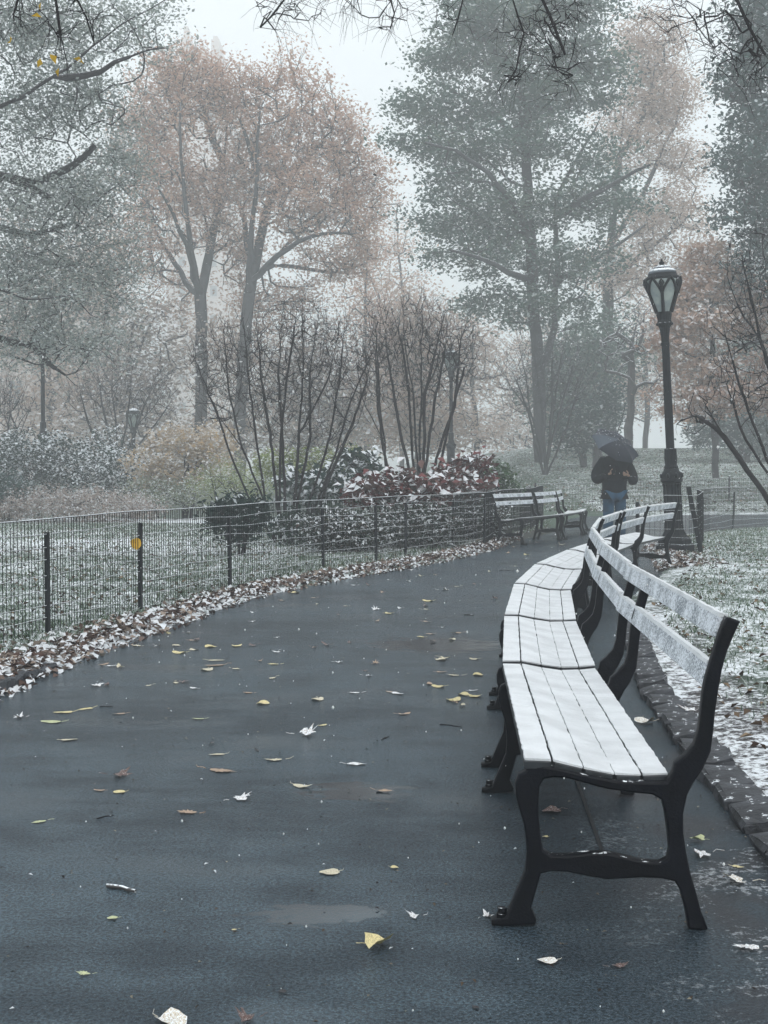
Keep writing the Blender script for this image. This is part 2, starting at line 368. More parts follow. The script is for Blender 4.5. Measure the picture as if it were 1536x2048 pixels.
# ---------------------------------------------------------------- leaves and branches
def norm(v): return v / (np.linalg.norm(v, axis=-1, keepdims=True) + 1e-9)
def leaf_mesh(name, cen, size, rng, upness=1.0, aspect=.55, var=None, fold=False, droop=0.0):
    n = len(cen); size = np.broadcast_to(size, (n,)) * rng.uniform(.65, 1.25, n)
    nor = rng.normal(0, 1, (n, 3)); nor[:, 2] = np.abs(nor[:, 2]) + upness; nor = norm(nor)
    d = rng.normal(0, 1, (n, 3)); d[:, 2] -= droop; d = norm(d - (d * nor).sum(1)[:, None] * nor)
    s = np.cross(nor, d); hl = (size / 2)[:, None]; hw = (size * aspect / 2)[:, None]
    if var is None: var = rng.uniform(0, 1, n)
    if fold:
        lift = nor * (hw * .5)
        V = np.stack([cen - d * hl, cen + s * hw + lift - d * hl * .1, cen + d * hl - nor * hl * .25, cen - s * hw + lift - d * hl * .1], 1)
        i = np.arange(n)[:, None] * 4
        Fc = np.concatenate([i + [0, 1, 2], i + [0, 2, 3]], 0)
    else:
        V = np.stack([cen - d * hl, cen + s * hw - d * hl * .15, cen + d * hl, cen - s * hw - d * hl * .15], 1)
        Fc = np.arange(n * 4).reshape(n, 4)
    # front side up: winding 0,1,2,3 around +nor would be clockwise here, so flip
    Fc = Fc[:, ::-1]
    return npmesh(name, V.reshape(-1, 3), Fc, False, {'v': np.repeat(var, 4)})
def ellips(rng, blobs, n, shell=.35):
    """blobs: (center, radii) ; points spread evenly by volume, biased outwards"""
    vol = np.array([b[1][0] * b[1][1] * b[1][2] for b in blobs]) ** .8; cnt = rng.multinomial(n, vol / vol.sum())
    out = []
    for (c, r), k in zip(blobs, cnt):
        d = norm(rng.normal(0, 1, (k, 3))); rr = rng.uniform(0, 1, k) ** shell
        out.append(np.array(c) + d * rr[:, None] * np.array(r))
    return np.concatenate(out)
def pb(px, py, rx, ry, Y, ryd=None):                 # an ellipsoid of crown seen there
    s = Y / F
    return (tuple(P(px, py, Y)), (rx * s, ryd if ryd else (rx * s) * .9, ry * s))
SKR = []
def grow(skel, targets, rng, step=.4, lift=.15, jit=.06, rtip=.006, rbase=.3, reach=None):
    """branches that grow from the given limbs out to the targets; pipe-model thickness"""
    est = sum(int(np.sum(np.linalg.norm(np.diff(np.array(s), axis=0), axis=1)) / step) + 3 for s in skel)
    cap = est + len(targets) * 14 + 10
    pos = np.zeros((cap, 3)); par = np.full(cap, -1); n = 0
    SKR.clear()
    for s in skel:
        n_st = n
        s = np.array(s, float); seg = np.linalg.norm(np.diff(s, axis=0), axis=1); cum = np.concatenate([[0], np.cumsum(seg)])
        k = max(2, int(cum[-1] / step) + 1); u = np.linspace(0, cum[-1], k)
        pts = np.stack([np.interp(u, cum, s[:, i]) for i in range(3)], 1)
        pts[1:-1] += rng.normal(0, jit * step * .8, (max(0, k - 2), 3))
        if n == 0: last = -1
        else:
            last = int(np.argmin(((pos[:n] - pts[0]) ** 2).sum(1))); pts = pts[1:]
        for q in pts: pos[n] = q; par[n] = last; last = n; n += 1
        SKR.append((n_st, n))
    nsk = n
    T = np.asarray(targets)
    dd = np.array([np.min(((pos[:nsk] - q) ** 2).sum(1)) for q in T]); order = np.argsort(dd)
    load = np.zeros(cap); ends = []
    for ti in order:
        q = T[ti]; d = np.sqrt(((pos[:n] - q) ** 2).sum(1))
        d = d + .6 * np.maximum(0, pos[:n, 2] - q[2]) + load[:n]
        i = int(np.argmin(d)); a = pos[i]; v = q - a; ln = np.linalg.norm(v)
        k = min(12, max(1, int(ln / step + .5)))
        load[i] += step * .35
        base_dir = norm(pos[i] - pos[par[i]]) if par[i] >= 0 else np.array([0, 0, 1.])
        c = a + base_dir * ln * .35 + np.array([0, 0, lift * ln]) * .5
        last = i
        for j in range(1, k + 1):
            u = j / k
            x = (1 - u) ** 2 * a + 2 * u * (1 - u) * c + u * u * q
            if j < k: x = x + rng.normal(0, jit * step, 3)
            pos[n] = x; par[n] = last; last = n; n += 1
        ends.append(last)
    cnt = np.zeros(n)
    for e in ends: cnt[e] += 1
    for i in range(n - 1, 0, -1):
        if par[i] >= 0: cnt[par[i]] += cnt[i]
    cnt = np.maximum(cnt, 1)
    ex = math.log(rbase / rtip) / math.log(max(cnt[0], 2))
    return pos[:n], par[:n], rtip * cnt ** ex, np.array(ends)
def twiggy(g, n, ln, rng, rt=.002, up_=.3, only=None, seg=3):
    """fine side twigs along the thinner wood"""
    pos, par, rad, ends = g
    cand = np.where((par >= 0) & (rad < (only or np.percentile(rad, 92))))[0]
    k = rng.choice(cand, n); tan = norm(pos[k] - pos[par[k]])
    d = norm(tan + rng.normal(0, .42, (n, 3)) + np.array([0, 0, up_])); L_ = ln * rng.uniform(.4, 1.3, n)
    P_, Q_, Rr_ = [pos], [par], [rad]; base = k.copy(); cur = pos[k].copy(); off = len(pos)
    for j in range(seg):
        cur = cur + d * (L_ / seg)[:, None]; d = norm(d + rng.normal(0, .12, (n, 3)) + np.array([0, 0, up_ * .3]))
        P_.append(cur.copy()); Q_.append(base); Rr_.append(np.minimum(rad[k], rt * (1.25 - .3 * j))); base = off + np.arange(n); off += n
    return np.concatenate(P_), np.concatenate(Q_), np.concatenate(Rr_), np.concatenate([ends, base])
def branch_mesh(name, g, sides=5, thin=3, cut=.03):
    pos, par, rad, ends = g
    ok = np.where(par >= 0)[0]; p = par[ok]
    tan = np.zeros_like(pos); tan[ok] = norm(pos[ok] - pos[p]); tan[par < 0] = (0, 0, 1)
    main = {}
    best = np.full(len(pos), -1); bd = np.full(len(pos), -1.)
    for i, q in zip(ok, p):
        if rad[i] > bd[q]: bd[q] = rad[i]; best[q] = i
    t0 = np.where((best[p] == ok)[:, None], tan[p], tan[ok]); t1 = tan[ok]
    ref = np.array([.38, .85, .36])
    Vs, Fs = [], []; off = 0
    for sel, n in ((rad[ok] >= cut, sides), (rad[ok] < cut, thin)):
        a, b, ta, tb = pos[p[sel]], pos[ok[sel]], t0[sel], t1[sel]
        if not len(a): continue
        isb = best[p[sel]] == ok[sel]
        ra = np.where(isb, rad[p[sel]], rad[ok[sel]] * 1.1); rb = rad[ok[sel]]
        ang = np.arange(n) * 2 * math.pi / n
        def ring(c, tt, r):
            u = norm(np.cross(tt, ref)); v = np.cross(tt, u)
            return c[:, None] + r[:, None, None] * (np.cos(ang)[None, :, None] * u[:, None] + np.sin(ang)[None, :, None] * v[:, None])
        V = np.concatenate([ring(a, ta, ra), ring(b, tb, rb)], 1); m = len(a)
        i = np.arange(m)[:, None] * 2 * n; j = np.arange(n)[None]; k = (j + 1) % n
        Vs.append(V.reshape(-1, 3)); Fs.append(off + np.stack([i + j, i + k, i + n + k, i + n + j], -1).reshape(-1, 4)); off += m * 2 * n
    return npmesh(name, np.concatenate(Vs), np.concatenate(Fs), True)
def make_tree(name, label, cat, skel, blobs, ntip, leaves, leafsize, mat, seed, rbase=.3, bark='bark_far', step=.6, spread=.5,
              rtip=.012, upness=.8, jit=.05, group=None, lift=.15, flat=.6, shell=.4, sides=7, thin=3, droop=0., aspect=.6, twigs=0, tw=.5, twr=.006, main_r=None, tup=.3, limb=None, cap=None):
    rng = np.random.RandomState(seed)
    T = ellips(rng, blobs, ntip, shell)
    skel = [[tuple(q) for q in s] for s in skel]
    g = grow(skel, T, rng, step, lift, jit, rtip, rbase)
    if main_r:
        m0 = np.array(skel[0]); Lm = np.linalg.norm(np.diff(m0, axis=0), axis=1).sum(); n0 = max(2, int(Lm / step) + 1)
        g[2][:n0] = np.maximum(g[2][:n0], np.linspace(main_r[0], main_r[1], n0))
    if cap: g[2][SKR[-1][1]:] = np.minimum(g[2][SKR[-1][1]:], cap)
    if limb:
        for a_, b_ in SKR[1:]: g[2][a_:b_] = np.clip(g[2][a_:b_], np.linspace(limb[0], limb[1], b_ - a_), limb[0] * 1.5)
    if twigs: g = twiggy(g, twigs, tw, rng, twr, tup)
    base = skel[0][0]
    root = empty(name, base, 0, label, cat, group)
    inv = -np.array(base)
    g = (g[0] + inv,) + g[1:]
    link('trunk', branch_mesh('trunk', g, sides, thin), M[bark], root)
    if leaves:
        e = g[0][g[3]]; k = rng.randint(0, len(e), leaves)
        off = rng.normal(0, 1, (leaves, 3)) * spread * np.array([1, 1, flat])
        cen = e[k] + off; vb = rng.uniform(0, 1, len(e))
        var = np.clip(.55 * vb[k] + .45 * rng.uniform(0, 1, leaves), 0, 1)
        link('crown', leaf_mesh('crown', cen, leafsize, rng, upness, aspect, var, droop=droop), mat, root)
    return root

# ---------------------------------------------------------------- benches
S0 = 1859.0
def uv(cx, cy):
    px, py = 940 + cx / 2.577, 1240 + cy / 2.577
    u = (px - 1055) / 722.; v = CAMH - (py - 943) / 722.
    return (u, v + .022 * (1 - min(1, max(0, u / .5))))
outer = [(312,792),(440,797),(600,825),(760,850),(900,850),(1020,842),(1050,790),(1060,745),(1110,700),(1160,640),(1183,560),(1195,450),(1201,380),(1215,300),(1235,230),(1255,160),(1275,90),(1296,30),(1318,-25),
 (1388,0),(1355,75),(1325,150),(1298,250),(1280,360),(1265,470),(1258,560),(1245,670),(1205,765),(1160,835),(1128,900),(1108,1000),(1110,1100),(1125,1200),(1145,1300),(1175,1400),(1202,1500),(1238,1590),(1225,1600),(1140,1597),(1123,1500),(1095,1400),(1065,1354),(1000,1343),(900,1345),(800,1356),(720,1366),(620,1355),(520,1340),(430,1340),(380,1357),(355,1450),(330,1540),(358,1600),(352,1625),(200,1642),(125,1636),(125,1608),(200,1590),(258,1450),(300,1350),(307,1250),(302,1180),(290,1100),(265,1020),(247,950),(245,890),(262,845),(300,825)]
hole = [(372,900),(395,862),(440,850),(520,852),(600,870),(700,892),(850,907),(950,910),(998,935),(1015,1000),(1030,1100),(1038,1190),(1028,1238),(990,1260),(900,1260),(800,1240),(720,1228),(620,1235),(520,1255),(430,1258),(392,1230),(378,1150),(368,1050),(368,960)]
cu = bpy.data.curves.new('frame_outline', 'CURVE'); cu.dimensions = '2D'; cu.fill_mode = 'BOTH'; cu.extrude = .014; cu.bevel_depth = .006; cu.bevel_resolution = 1
cu.offset = -.006
for pl in (outer, hole):
    s = cu.splines.new('POLY'); s.points.add(len(pl) - 1); s.use_cyclic_u = True
    for q, (cx, cy) in zip(s.points, pl):
        u, v = uv(cx, cy); q.co = (u, v, 0, 1)
to = bpy.data.objects.new('frame_outline', cu); C.objects.link(to)
bpy.context.view_layer.update()
fm = bpy.data.meshes.new_from_object(to.evaluated_get(bpy.context.evaluated_depsgraph_get()))
bpy.data.objects.remove(to)
fm.transform(Matrix.Rotation(R(90), 4, 'X'))          # profile now in X (front to back) and Z (up)
fm.name = 'end_frame'; fm.materials.clear(); fm.materials.append(M['iron'])
bm = bmesh.new()
for cx in (0,):
    bmesh.ops.create_cone(bm, segments=8, radius1=.013, radius2=.013, depth=.035, cap_ends=True, matrix=Matrix.Translation((-.062, 0, .030)))
    bmesh.ops.create_cone(bm, segments=6, radius1=.018, radius2=.018, depth=.012, cap_ends=True, matrix=Matrix.Translation((-.062, 0, .026)))
bolt_me = bm_mesh('bolt', bm); bolt_me.materials.append(M['iron'])
seatS = [uv(285,745), uv(440,747), uv(600,780), uv(760,806), uv(900,806), uv(1045,795)]
back_hi = (uv(1300,-22), uv(1267,90)); back_lo = (uv(1237,222), uv(1205,342))
SN = random.Random(11)
def slab(bm, a, b, ya, yb, thick, gap, up_, nseg=1, jag=0., puff=0.):
    """a, b: (u,v) corners of the top line; ya(u), yb(u): ends; solid slab below it"""
    a = Vector((a[0], 0, a[1])); b = Vector((b[0], 0, b[1])); t = (b - a).normalized(); n = Vector((-t.z, 0, t.x))
    if n.dot(Vector((up_[0], 0, up_[1]))) < 0: n = -n
    a = a + t * gap; b = b - t * gap; rows = []
    for k in range(nseg + 1):
        f = k / nseg; row = []
        for (q, o_) in ((a, 0), (a, -thick), (b, -thick), (b, 0)):
            y0, y1 = ya(q.x), yb(q.x)
            pt = q + n * o_; j = SN.uniform(-jag, jag) if 0 < k < nseg or jag == 0 else SN.uniform(-jag, jag) * .4
            tt = t * (j if q is a else -j)
            row.append(bm.verts.new((pt.x + tt.x, y0 + (y1 - y0) * f, pt.z + tt.z + (SN.uniform(-puff, puff) if o_ == 0 else 0))))
        rows.append(row)
    for r0, r1 in zip(rows, rows[1:]):
        for i in range(4):
            bm.faces.new((r0[i], r0[(i + 1) % 4], r1[(i + 1) % 4], r1[i]))
    bm.faces.new(rows[0][::-1]); bm.faces.new(rows[-1])
    bmesh.ops.recalc_face_normals(bm, faces=bm.faces)
def bench(F0, F1, B0, B1, label, group, near_in=.03, far_in=.42, detail=True, z=0, ga=.030, gb=.045):
    F0, F1, B0, B1 = (Vector(v) for v in (F0, F1, B0, B1))
    Lb = (F1 - F0).length; h = (F1 - F0) / Lb; mid = (F0 + F1) / 2
    ang = math.atan2(h.y, h.x) - math.pi / 2
    root = empty('park_bench', (mid.x, mid.y, z), ang, label, 'bench', group)
    ux = Vector((h.y, -h.x))                       # local +X : front to back
    W = .565
    def end(Fp, Bp):
        a = (Fp - mid).dot(h); b_ = (Bp - mid).dot(h); du = (Bp - Fp).dot(ux) or W
        return lambda u: a + (b_ - a) * u / du
    e0, e1 = end(F0, B0), end(F1, B1)
    ya = lambda u: e0(u) + ga; yb = lambda u: e1(u) - gb
    for k in range(5):
        a, b = seatS[k], seatS[k + 1]; sn = .012
        bm = bmesh.new(); slab(bm, (a[0], a[1] - sn), (b[0], b[1] - sn), ya, yb, .024, .004, (0, 1))
        bmesh.ops.bevel(bm, geom=bm.edges[:], offset=.003, segments=1, affect='EDGES')
        s = link('seat_slat', bm_mesh('seat_slat', bm), M['wood'], root)
        bm = bmesh.new()
        g_ = (.0052, .0022, .0012, .0014, .0044)[k]
        slab(bm, (a[0], a[1] - .006), (b[0], b[1] - .006), lambda u: ya(u) + .002, lambda u: yb(u) - .002, .0052, g_, (0, 1), 70 if detail else 8, .0019, .0014)
        me_ = bm_mesh('snow_layer', bm, False); link('snow_layer', me_, M['snow'], s)
    for a, b in (back_hi, back_lo):
        th = .022
        # slab plane runs from a (top) down to b; it fronts the seat side
        bm = bmesh.new(); slab(bm, a, b, ya, yb, th, .0, (-1, .3))
        bmesh.ops.bevel(bm, geom=bm.edges[:], offset=.003, segments=1, affect='EDGES')
        s = link('back_slat', bm_mesh('back_slat', bm), M['speckled'], root)
        t_ = (Vector(b) - Vector(a)).normalized(); n_ = Vector((-t_.y, t_.x)); n_ = n_ if n_.x > 0 else -n_
        c, d = Vector(a) - t_ * .007, Vector(a) - t_ * .007 + n_ * th
        bm = bmesh.new(); slab(bm, (c.x, c.y), (d.x, d.y), lambda u: ya(u) - .001, lambda u: yb(u) + .001, .012, -.001, (0, 1), 40 if detail else 8, .0015, .0012)
        link('snow_layer', bm_mesh('snow_layer', bm), M['snow'], s)
    for yy in (e0(.25) + near_in, e1(.25) - far_in):
        f_ = link('end_frame', fm, None, root); f_.location = (0, yy, 0)
        bo = link('bolt', bolt_me, None, f_)
    return root
Bk = [(.965, 3.61), (1.09, 5.66), (1.20, 7.40), (1.44, 9.25), (1.85, 11.2), (2.42, 13.2), (3.05, 15.05), (3.78, 16.7)]
Fr = [(.392, 3.585), (.497, 5.41), (.67, 7.20), (.93, 9.26), (1.31, 11.22), (1.88, 13.28), (2.56, 15.33), (3.33, 17.07)]
labs = ['nearest snow-covered bench in the curving row, its cast-iron end frame facing the camera',
        'second bench of the right-hand row, joined to the large nearest bench',
        'third bench of the right-hand row, seat seen between two dark joints',
        'fourth bench of the right-hand row where the seats begin to turn right',
        'fifth bench of the right-hand row, last whose seat shows left of the backs',
        'sixth bench of the right-hand row, seen from behind left of the lamp post',
        'far end bench of the right-hand row, back legs standing beside the near lamp base']
for k in range(7):
    bench(Fr[k], Fr[k + 1], Bk[k], Bk[k + 1], labs[k], 'snowy benches curving along the right side of the path', near_in=-.002 if k == 0 else .004, far_in=.42 if k < 5 else .06, detail=k < 4, ga=.0 if k == 0 else .042 + .008 * k, gb=.042 + .008 * k)
# three benches across the path, backs to the left fence; heading runs towards the viewer
def far_bench(b0, b1, lab):                           # b0 nearer back point, b1 farther
    b0, b1 = Vector(b0), Vector(b1); h = (b0 - b1).normalized(); ux = Vector((h.y, -h.x))
    f0, f1 = b1 - ux * .565, b0 - ux * .565
    bench(f0, f1, b1, b0, lab, 'benches on the far left side of the path bend', near_in=.05, far_in=.06, detail=False)
far_bench((1.86, 22.6), (2.74, 24.3), 'left far bench across the path, the one nearest the wire fence corner')
far_bench((2.80, 24.4), (3.42, 26.1), 'middle bench of the three across the path near the person')
far_bench((3.46, 26.25), (3.80, 28.05), 'furthest bench of the three across the path, its snowy seat turned to the viewer')

M['cap_snow'] = pbr('thin_snow', (.10, .12, .14), .6, .3, 5, snow=.62, snow_at=(.2, .7))
# ---------------------------------------------------------------- lamp posts
def lamp(name, label, base, s=1.0, lean=0.0, leanx=0., detail=True):
    root = empty(name, base, 0, label, 'lamp post', 'cast-iron lamp posts')
    root.rotation_euler = (leanx, lean, R(14)); root.scale = (s, s, s)
    n = 32 if detail else 12
    bm = bmesh.new(); lathe(bm, [(.31, -.12), (.31, .10), (.30, .12), (.27, .13), (.27, .19), (.25, .21), (.19, .27), (.165, .32), (.155, .36)], 8)
    link('base', bm_mesh('base', bm), M['iron_lamp'], root)
    bm = bmesh.new(); lathe(bm, [(.15, .34), (.142, .45), (.136, 1.02), (.15, 1.05), (.135, 1.07)], n, flute=.10)
    link('lower_shaft', bm_mesh('lower_shaft', bm), M['iron_lamp'], root)
    bm = bmesh.new(); lathe(bm, [(.135, 1.06), (.165, 1.09), (.172, 1.12), (.15, 1.15), (.168, 1.18), (.16, 1.21), (.12, 1.25), (.115, 1.29)], n)
    for i in range(8):
        a = i * math.pi / 4
        bmesh.ops.create_icosphere(bm, subdivisions=1, radius=.032, matrix=Matrix.Translation((.158 * math.cos(a), .158 * math.sin(a), 1.18)) @ Matrix.Diagonal((1, 1, 1.5, 1)))
    link('capital', bm_mesh('capital', bm, True), M['iron_lamp'], root)
    bm = bmesh.new(); lathe(bm, [(.092, 1.27), (.108, 1.31), (.094, 1.34), (.090, 1.36), (.098, 1.45), (.090, 1.56), (.092, 1.59), (.064, 1.60), (.065, 2.0), (.060, 2.8), (.058, 3.15), (.064, 3.17), (.064, 3.21), (.057, 3.22), (.062, 3.30), (.082, 3.44), (.10, 3.47), (.132, 3.485), (.132, 3.51), (.112, 3.52), (.10, 3.56), (.118, 3.64), (.112, 3.70)], n, flute=.05 if detail else 0)
    link('pole', bm_mesh('pole', bm), M['iron_lamp'], root)
    # lantern body: panes between ribs
    prof = [(.112, 3.68), (.150, 3.78), (.195, 3.90), (.238, 4.02), (.262, 4.12), (.255, 4.18)]
    for i in range(6):
        bm = bmesh.new(); rows = []
        for r, z in prof:
            rows.append([bm.verts.new((r * math.cos(a), r * math.sin(a), z)) for a in [math.pi / 3 * (i + q / 4) for q in range(5)]])
        for a_, b_ in zip(rows, rows[1:]):
            for q in range(4): bm.faces.new((a_[q], a_[q + 1], b_[q + 1], b_[q]))
        link('glass_pane', bm_mesh('glass_pane', bm, True), M['glass'], root)
    rib = []
    for i in range(6):
        a = math.pi / 3 * i; rib.append(([((r + .012) * math.cos(a), (r + .012) * math.sin(a), z) for r, z in prof[:-1]] , [.030, .028, .026, .026, .028]))
        for sgn in (-1, 1):     # loops that bend from the rib to the top of the pane
            pts = []
            for q in range(7):
                f = q / 6; aa = a + sgn * math.pi / 6 * math.sin(f * math.pi / 2); zz = 3.95 + .24 * (1 - (1 - f) ** 2); rr = np.interp(zz, [z for _, z in prof], [r for r, _ in prof]) + .016
                pts.append((rr * math.cos(aa), rr * math.sin(aa), zz))
            rib.append((pts, .021))
        rib.append(([(.27 * math.cos(a + q), .27 * math.sin(a + q), z) for q, z in ((-.12, 4.10), (0, 4.16), (.12, 4.10), (0.0, 4.06), (-.12, 4.10))], .018))
    V, Fq = tubes(rib, 6); link('rib_cage', npmesh('rib_cage', V, Fq, True), M['iron_lamp'], root)
    bm = bmesh.new(); lathe(bm, [(.262, 4.165), (.272, 4.185), (.262, 4.205), (.225, 4.225), (.218, 4.26), (.195, 4.30), (.150, 4.325), (.135, 4.33), (.138, 4.345), (.11, 4.355), (.06, 4.375), (.04, 4.385), (.03, 4.39), (.036, 4.41), (.046, 4.425), (.036, 4.44), (.016, 4.455), (.02, 4.468), (.010, 4.485)], 24)
    link('cap', bm_mesh('cap', bm, True), M['iron_lamp'], root)
    bm = bmesh.new(); lathe(bm, [(.219, 4.262), (.198, 4.308), (.158, 4.333), (.14, 4.337)], 24); lathe(bm, [(.139, 4.347), (.108, 4.366), (.06, 4.386), (.045, 4.39)], 24)
    link('snow_cap', bm_mesh('snow_cap', bm, True), M['cap_snow'], root)
    return root
lb = G(1350, 1108)
lamp('lamp_post', 'tall dark cast-iron lamp post with snowy cap beside the last bench of the row', (lb.x, lb.y, .03), 1.0, -R(3.3))
lamp('lamp_post', 'smaller-looking lamp post standing behind the bare shrubs and red-leaved bush', tuple(P(902, 960, 43)), .98, 0, detail=False)
lamp('lamp_post', 'faint lamp post in the haze in front of the pale building at left', tuple(P(87, 948, 40)), 1.0, 0, detail=False)
q = P(268, 985, 48)
lamp('lamp_post', 'hazy lamp post above the snowy shrubs among thin bare stems', (q.x, q.y, -.78), 1.0, 0, detail=False)

# ---------------------------------------------------------------- wire fences
def fence(name, label, nodes, posts, h=.90, ph=.8, lean=None, zf=None, pitch_=.05, wv=.0034, wh=.0032, rows=9, sag=.012):
    """nodes: polyline on the ground; posts: distances (or points) where posts stand"""
    pts = np.array(nodes, float); seg = np.linalg.norm(np.diff(pts, axis=0), axis=1); s = np.concatenate([[0], np.cumsum(seg)])
    root = empty(name, (pts[0][0], pts[0][1], 0), 0, label, 'fence', None)
    zf = zf or (lambda x, y: 0.02)
    o = np.array([pts[0][0], pts[0][1], 0])
    def at(u, z=0):
        x = np.interp(u, s, pts[:, 0]); y = np.interp(u, s, pts[:, 1]); return np.array([x, y, zf(x, y) + z]) - o
    rng = np.random.RandomState(int(s[-1] * 100) % 1000)
    us = np.arange(0, s[-1], .25)
    wob = lambda u, k: sag * math.sin(u * 1.7 + k * 1.3) * (0.4 + .6 * (k % 3)) + .5 * sag * math.sin(u * 4.1 + k)
    hz = []
    for k in range(rows):
        z = .05 + (h - .05) * k / (rows - 1)
        hz.append(([at(u, z + wob(u, k) * (0.25 if k == rows - 1 else 1)) for u in us], wh * (1.5 if k == rows - 1 else 1)))
    V, Fq = tubes(hz, 4); link('line_wire', npmesh('line_wire', V, Fq, True), M['wire_snow'], root, 'stuff')
    vt = []
    for u in np.arange(.02, s[-1], pitch_):
        a, b = at(u + rng.normal(0, .003), .0), at(u + rng.normal(0, .003), h)
        vt.append(([a, (a + b) / 2 + rng.normal(0, .003, 3), b], wv))
    V, Fq = tubes(vt, 3); link('stay_wire', npmesh('stay_wire', V, Fq), M['wire'], root, 'stuff')
    bm = bmesh.new(); box(bm, (0, 0, ph / 2 - .05), (.05, .028, ph + .1), bev=.006)
    for q in range(3): box(bm, (0, .02, .25 + q * .22), (.03, .02, .012))
    pm = bm_mesh('post', bm); pm.materials.append(M['post'])
    for k, u in enumerate(posts):
        x = at(u); po = link('post', pm, None, root); po.location = x
        d = at(u + .05) - at(u - .05); po.rotation_euler = ((rng.normal(0, .015), rng.normal(0, .02) + (lean or {}).get(k, 0), math.atan2(d[1], d[0])))
    return root, s
def s_of(nodes, p):
    pts = np.array(nodes, float); seg = np.linalg.norm(np.diff(pts, axis=0), axis=1); s = np.concatenate([[0], np.cumsum(seg)])
    k = int(np.argmin(((pts - np.array(p)) ** 2).sum(1))); return s[k]
g2 = lambda x, y: tuple(G(x, y, .03)[:2])
pp = [g2(x, y) for x, y in ((96, 1276), (281, 1224), (460, 1182), (647, 1142), (753, 1127), (811, 1117), (968, 1093))]
fl = [(-3.05, 5.2), (-2.86, 8.2)] + pp + [(2.25, 24.6), (2.75, 26.3), (3.1, 28.3), (3.5, 31)]
fence('wire_fence', 'low black wire fence with snowy strands along the left edge of the path', fl, [s_of(fl, fl[0]), s_of(fl, fl[1]) * .55] + [s_of(fl, q) for q in pp] + [s_of(fl, q) for q in fl[-4:]])
f2 = [g2(905, 1098), g2(985, 1076), g2(1062, 1062), (4.1, 33.5)]
fence('wire_fence', 'short second run of wire fence behind the benches across the path', f2, [s_of(f2, q) for q in f2[:4]], rows=8)
# right of the path: from the lamp towards the right edge
f3 = [(3.75, 19.2), (4.45, 19.0), (4.72, 19.5), (5.55, 22.6), g2(1393, 1070), g2(1420, 1062), g2(1466, 1055), g2(1560, 1047), (13, 32.6)]
zr = lambda x, y: .03
fence('wire_fence', 'wire fence running right from the lamp post, one post leaning', f3, [s_of(f3, f3[i]) for i in (0, 3, 4, 6, 7, 8)], rows=8, pitch_=.075)
bm = bmesh.new(); box(bm, (0, 0, .48), (.065, .05, 1.1), bev=.006)
lp = link('leaning_post', bm_mesh('leaning_post', bm), M['post']); x = G(1402, 1112); lp.location = (x.x, x.y, .03); lp.rotation_euler = (0, -R(11), 0)
tag(lp, 'leaning dark fence post right beside the near lamp post base', 'post')
f4 = [(4.7, 40.5), (7, 40.7), (8.9, 41.2), (11.3, 42.4), (14, 43.6), (20, 46)]
fence('wire_fence', 'distant wire fence at the foot of the lawn beyond the person', f4, [0, 2.3, 4.3, 6.9, 9.9, 15], rows=6, h=.75, ph=.8, pitch_=.09, wv=.004, wh=.005, zf=zt1)

# ---------------------------------------------------------------- person with umbrella
def skin_body(name, verts, edges, rad, root_i, mat, parent, sub=2):
    me = bpy.data.meshes.new(name); me.from_pydata(verts, edges, []); o = link(name, me, None, parent)
    md = o.modifiers.new('skin', 'SKIN'); md.use_smooth_shade = True
    for i, r in enumerate(rad):
        r = r if isinstance(r, tuple) else (r, r)
        me.skin_vertices[0].data[i].radius = r; me.skin_vertices[0].data[i].use_root = (i == root_i)
    sb = o.modifiers.new('sub', 'SUBSURF'); sb.levels = sub; sb.render_levels = sub
    bpy.context.view_layer.update()
    nm = bpy.data.meshes.new_from_object(o.evaluated_get(bpy.context.evaluated_depsgraph_get()))
    o.modifiers.clear(); o.data = nm; nm.materials.append(mat)
    for p_ in nm.polygons: p_.use_smooth = True
    return o
M['jacket'] = pbr('dark_jacket', (.005, .006, .010), .85, .4, 9, snow=.15, bumpy=.6, bscale=14, snow_at=(.6, .9), spec=.1)
M['jeans'] = pbr('blue_jeans', (.018, .055, .10), .85, .3, 8, spec=.1, bumpy=.5, bscale=12)
M['skin'] = pbr('skin', (.30, .19, .14), .55, .08, 20)
M['hair'] = pbr('dark_hair', (.02, .016, .014), .6, .2, 40)
M['shoe'] = pbr('dark_shoe', (.015, .015, .018), .5)
M['umb'] = pbr('umbrella_cloth', (.010, .013, .022), .6, .15, 6, snow=.08, bumpy=.15, bscale=20, snow_at=(.5, .9), spec=.2)
M['umb2'] = pbr('umbrella_cloth_pale', (.035, .05, .07), .6, .12, 6)
fx = P(1228, 1086, 22.9)
man = empty('person', (fx.x, fx.y, 0), R(4), 'person in dark jacket and blue jeans under an umbrella, standing on the path', 'person')
# front of the body is -Y
V_ = [(0, 0, .98), (0, -.005, 1.12), (0, -.01, 1.27), (0, 0, 1.42), (0, .01, 1.50),
      (-.19, .0, 1.44), (-.325, .03, 1.22), (-.345, -.06, 1.10), (-.20, -.22, 1.20),
      (.19, .0, 1.44), (.315, .03, 1.22), (.335, -.05, 1.08), (.24, -.20, 1.16), (0, .0, .90)]
E_ = [(0, 1), (1, 2), (2, 3), (3, 4), (3, 5), (5, 6), (6, 7), (7, 8), (3, 9), (9, 10), (10, 11), (11, 12), (0, 13)]
Rr = [(.225, .16), (.23, .17), (.245, .18), (.18, .14), (.09, .09), (.125, .12), (.11, .11), (.10, .10), (.06, .06), (.125, .12), (.11, .11), (.10, .10), (.06, .06), (.22, .155)]
skin_body('jacket', V_, E_, Rr, 0, M['jacket'], man)
V_ = [(0, 0, .93), (-.10, 0, .86), (-.105, -.01, .50), (-.11, .02, .09), (.10, 0, .86), (.115, -.01, .50), (.125, .02, .09)]
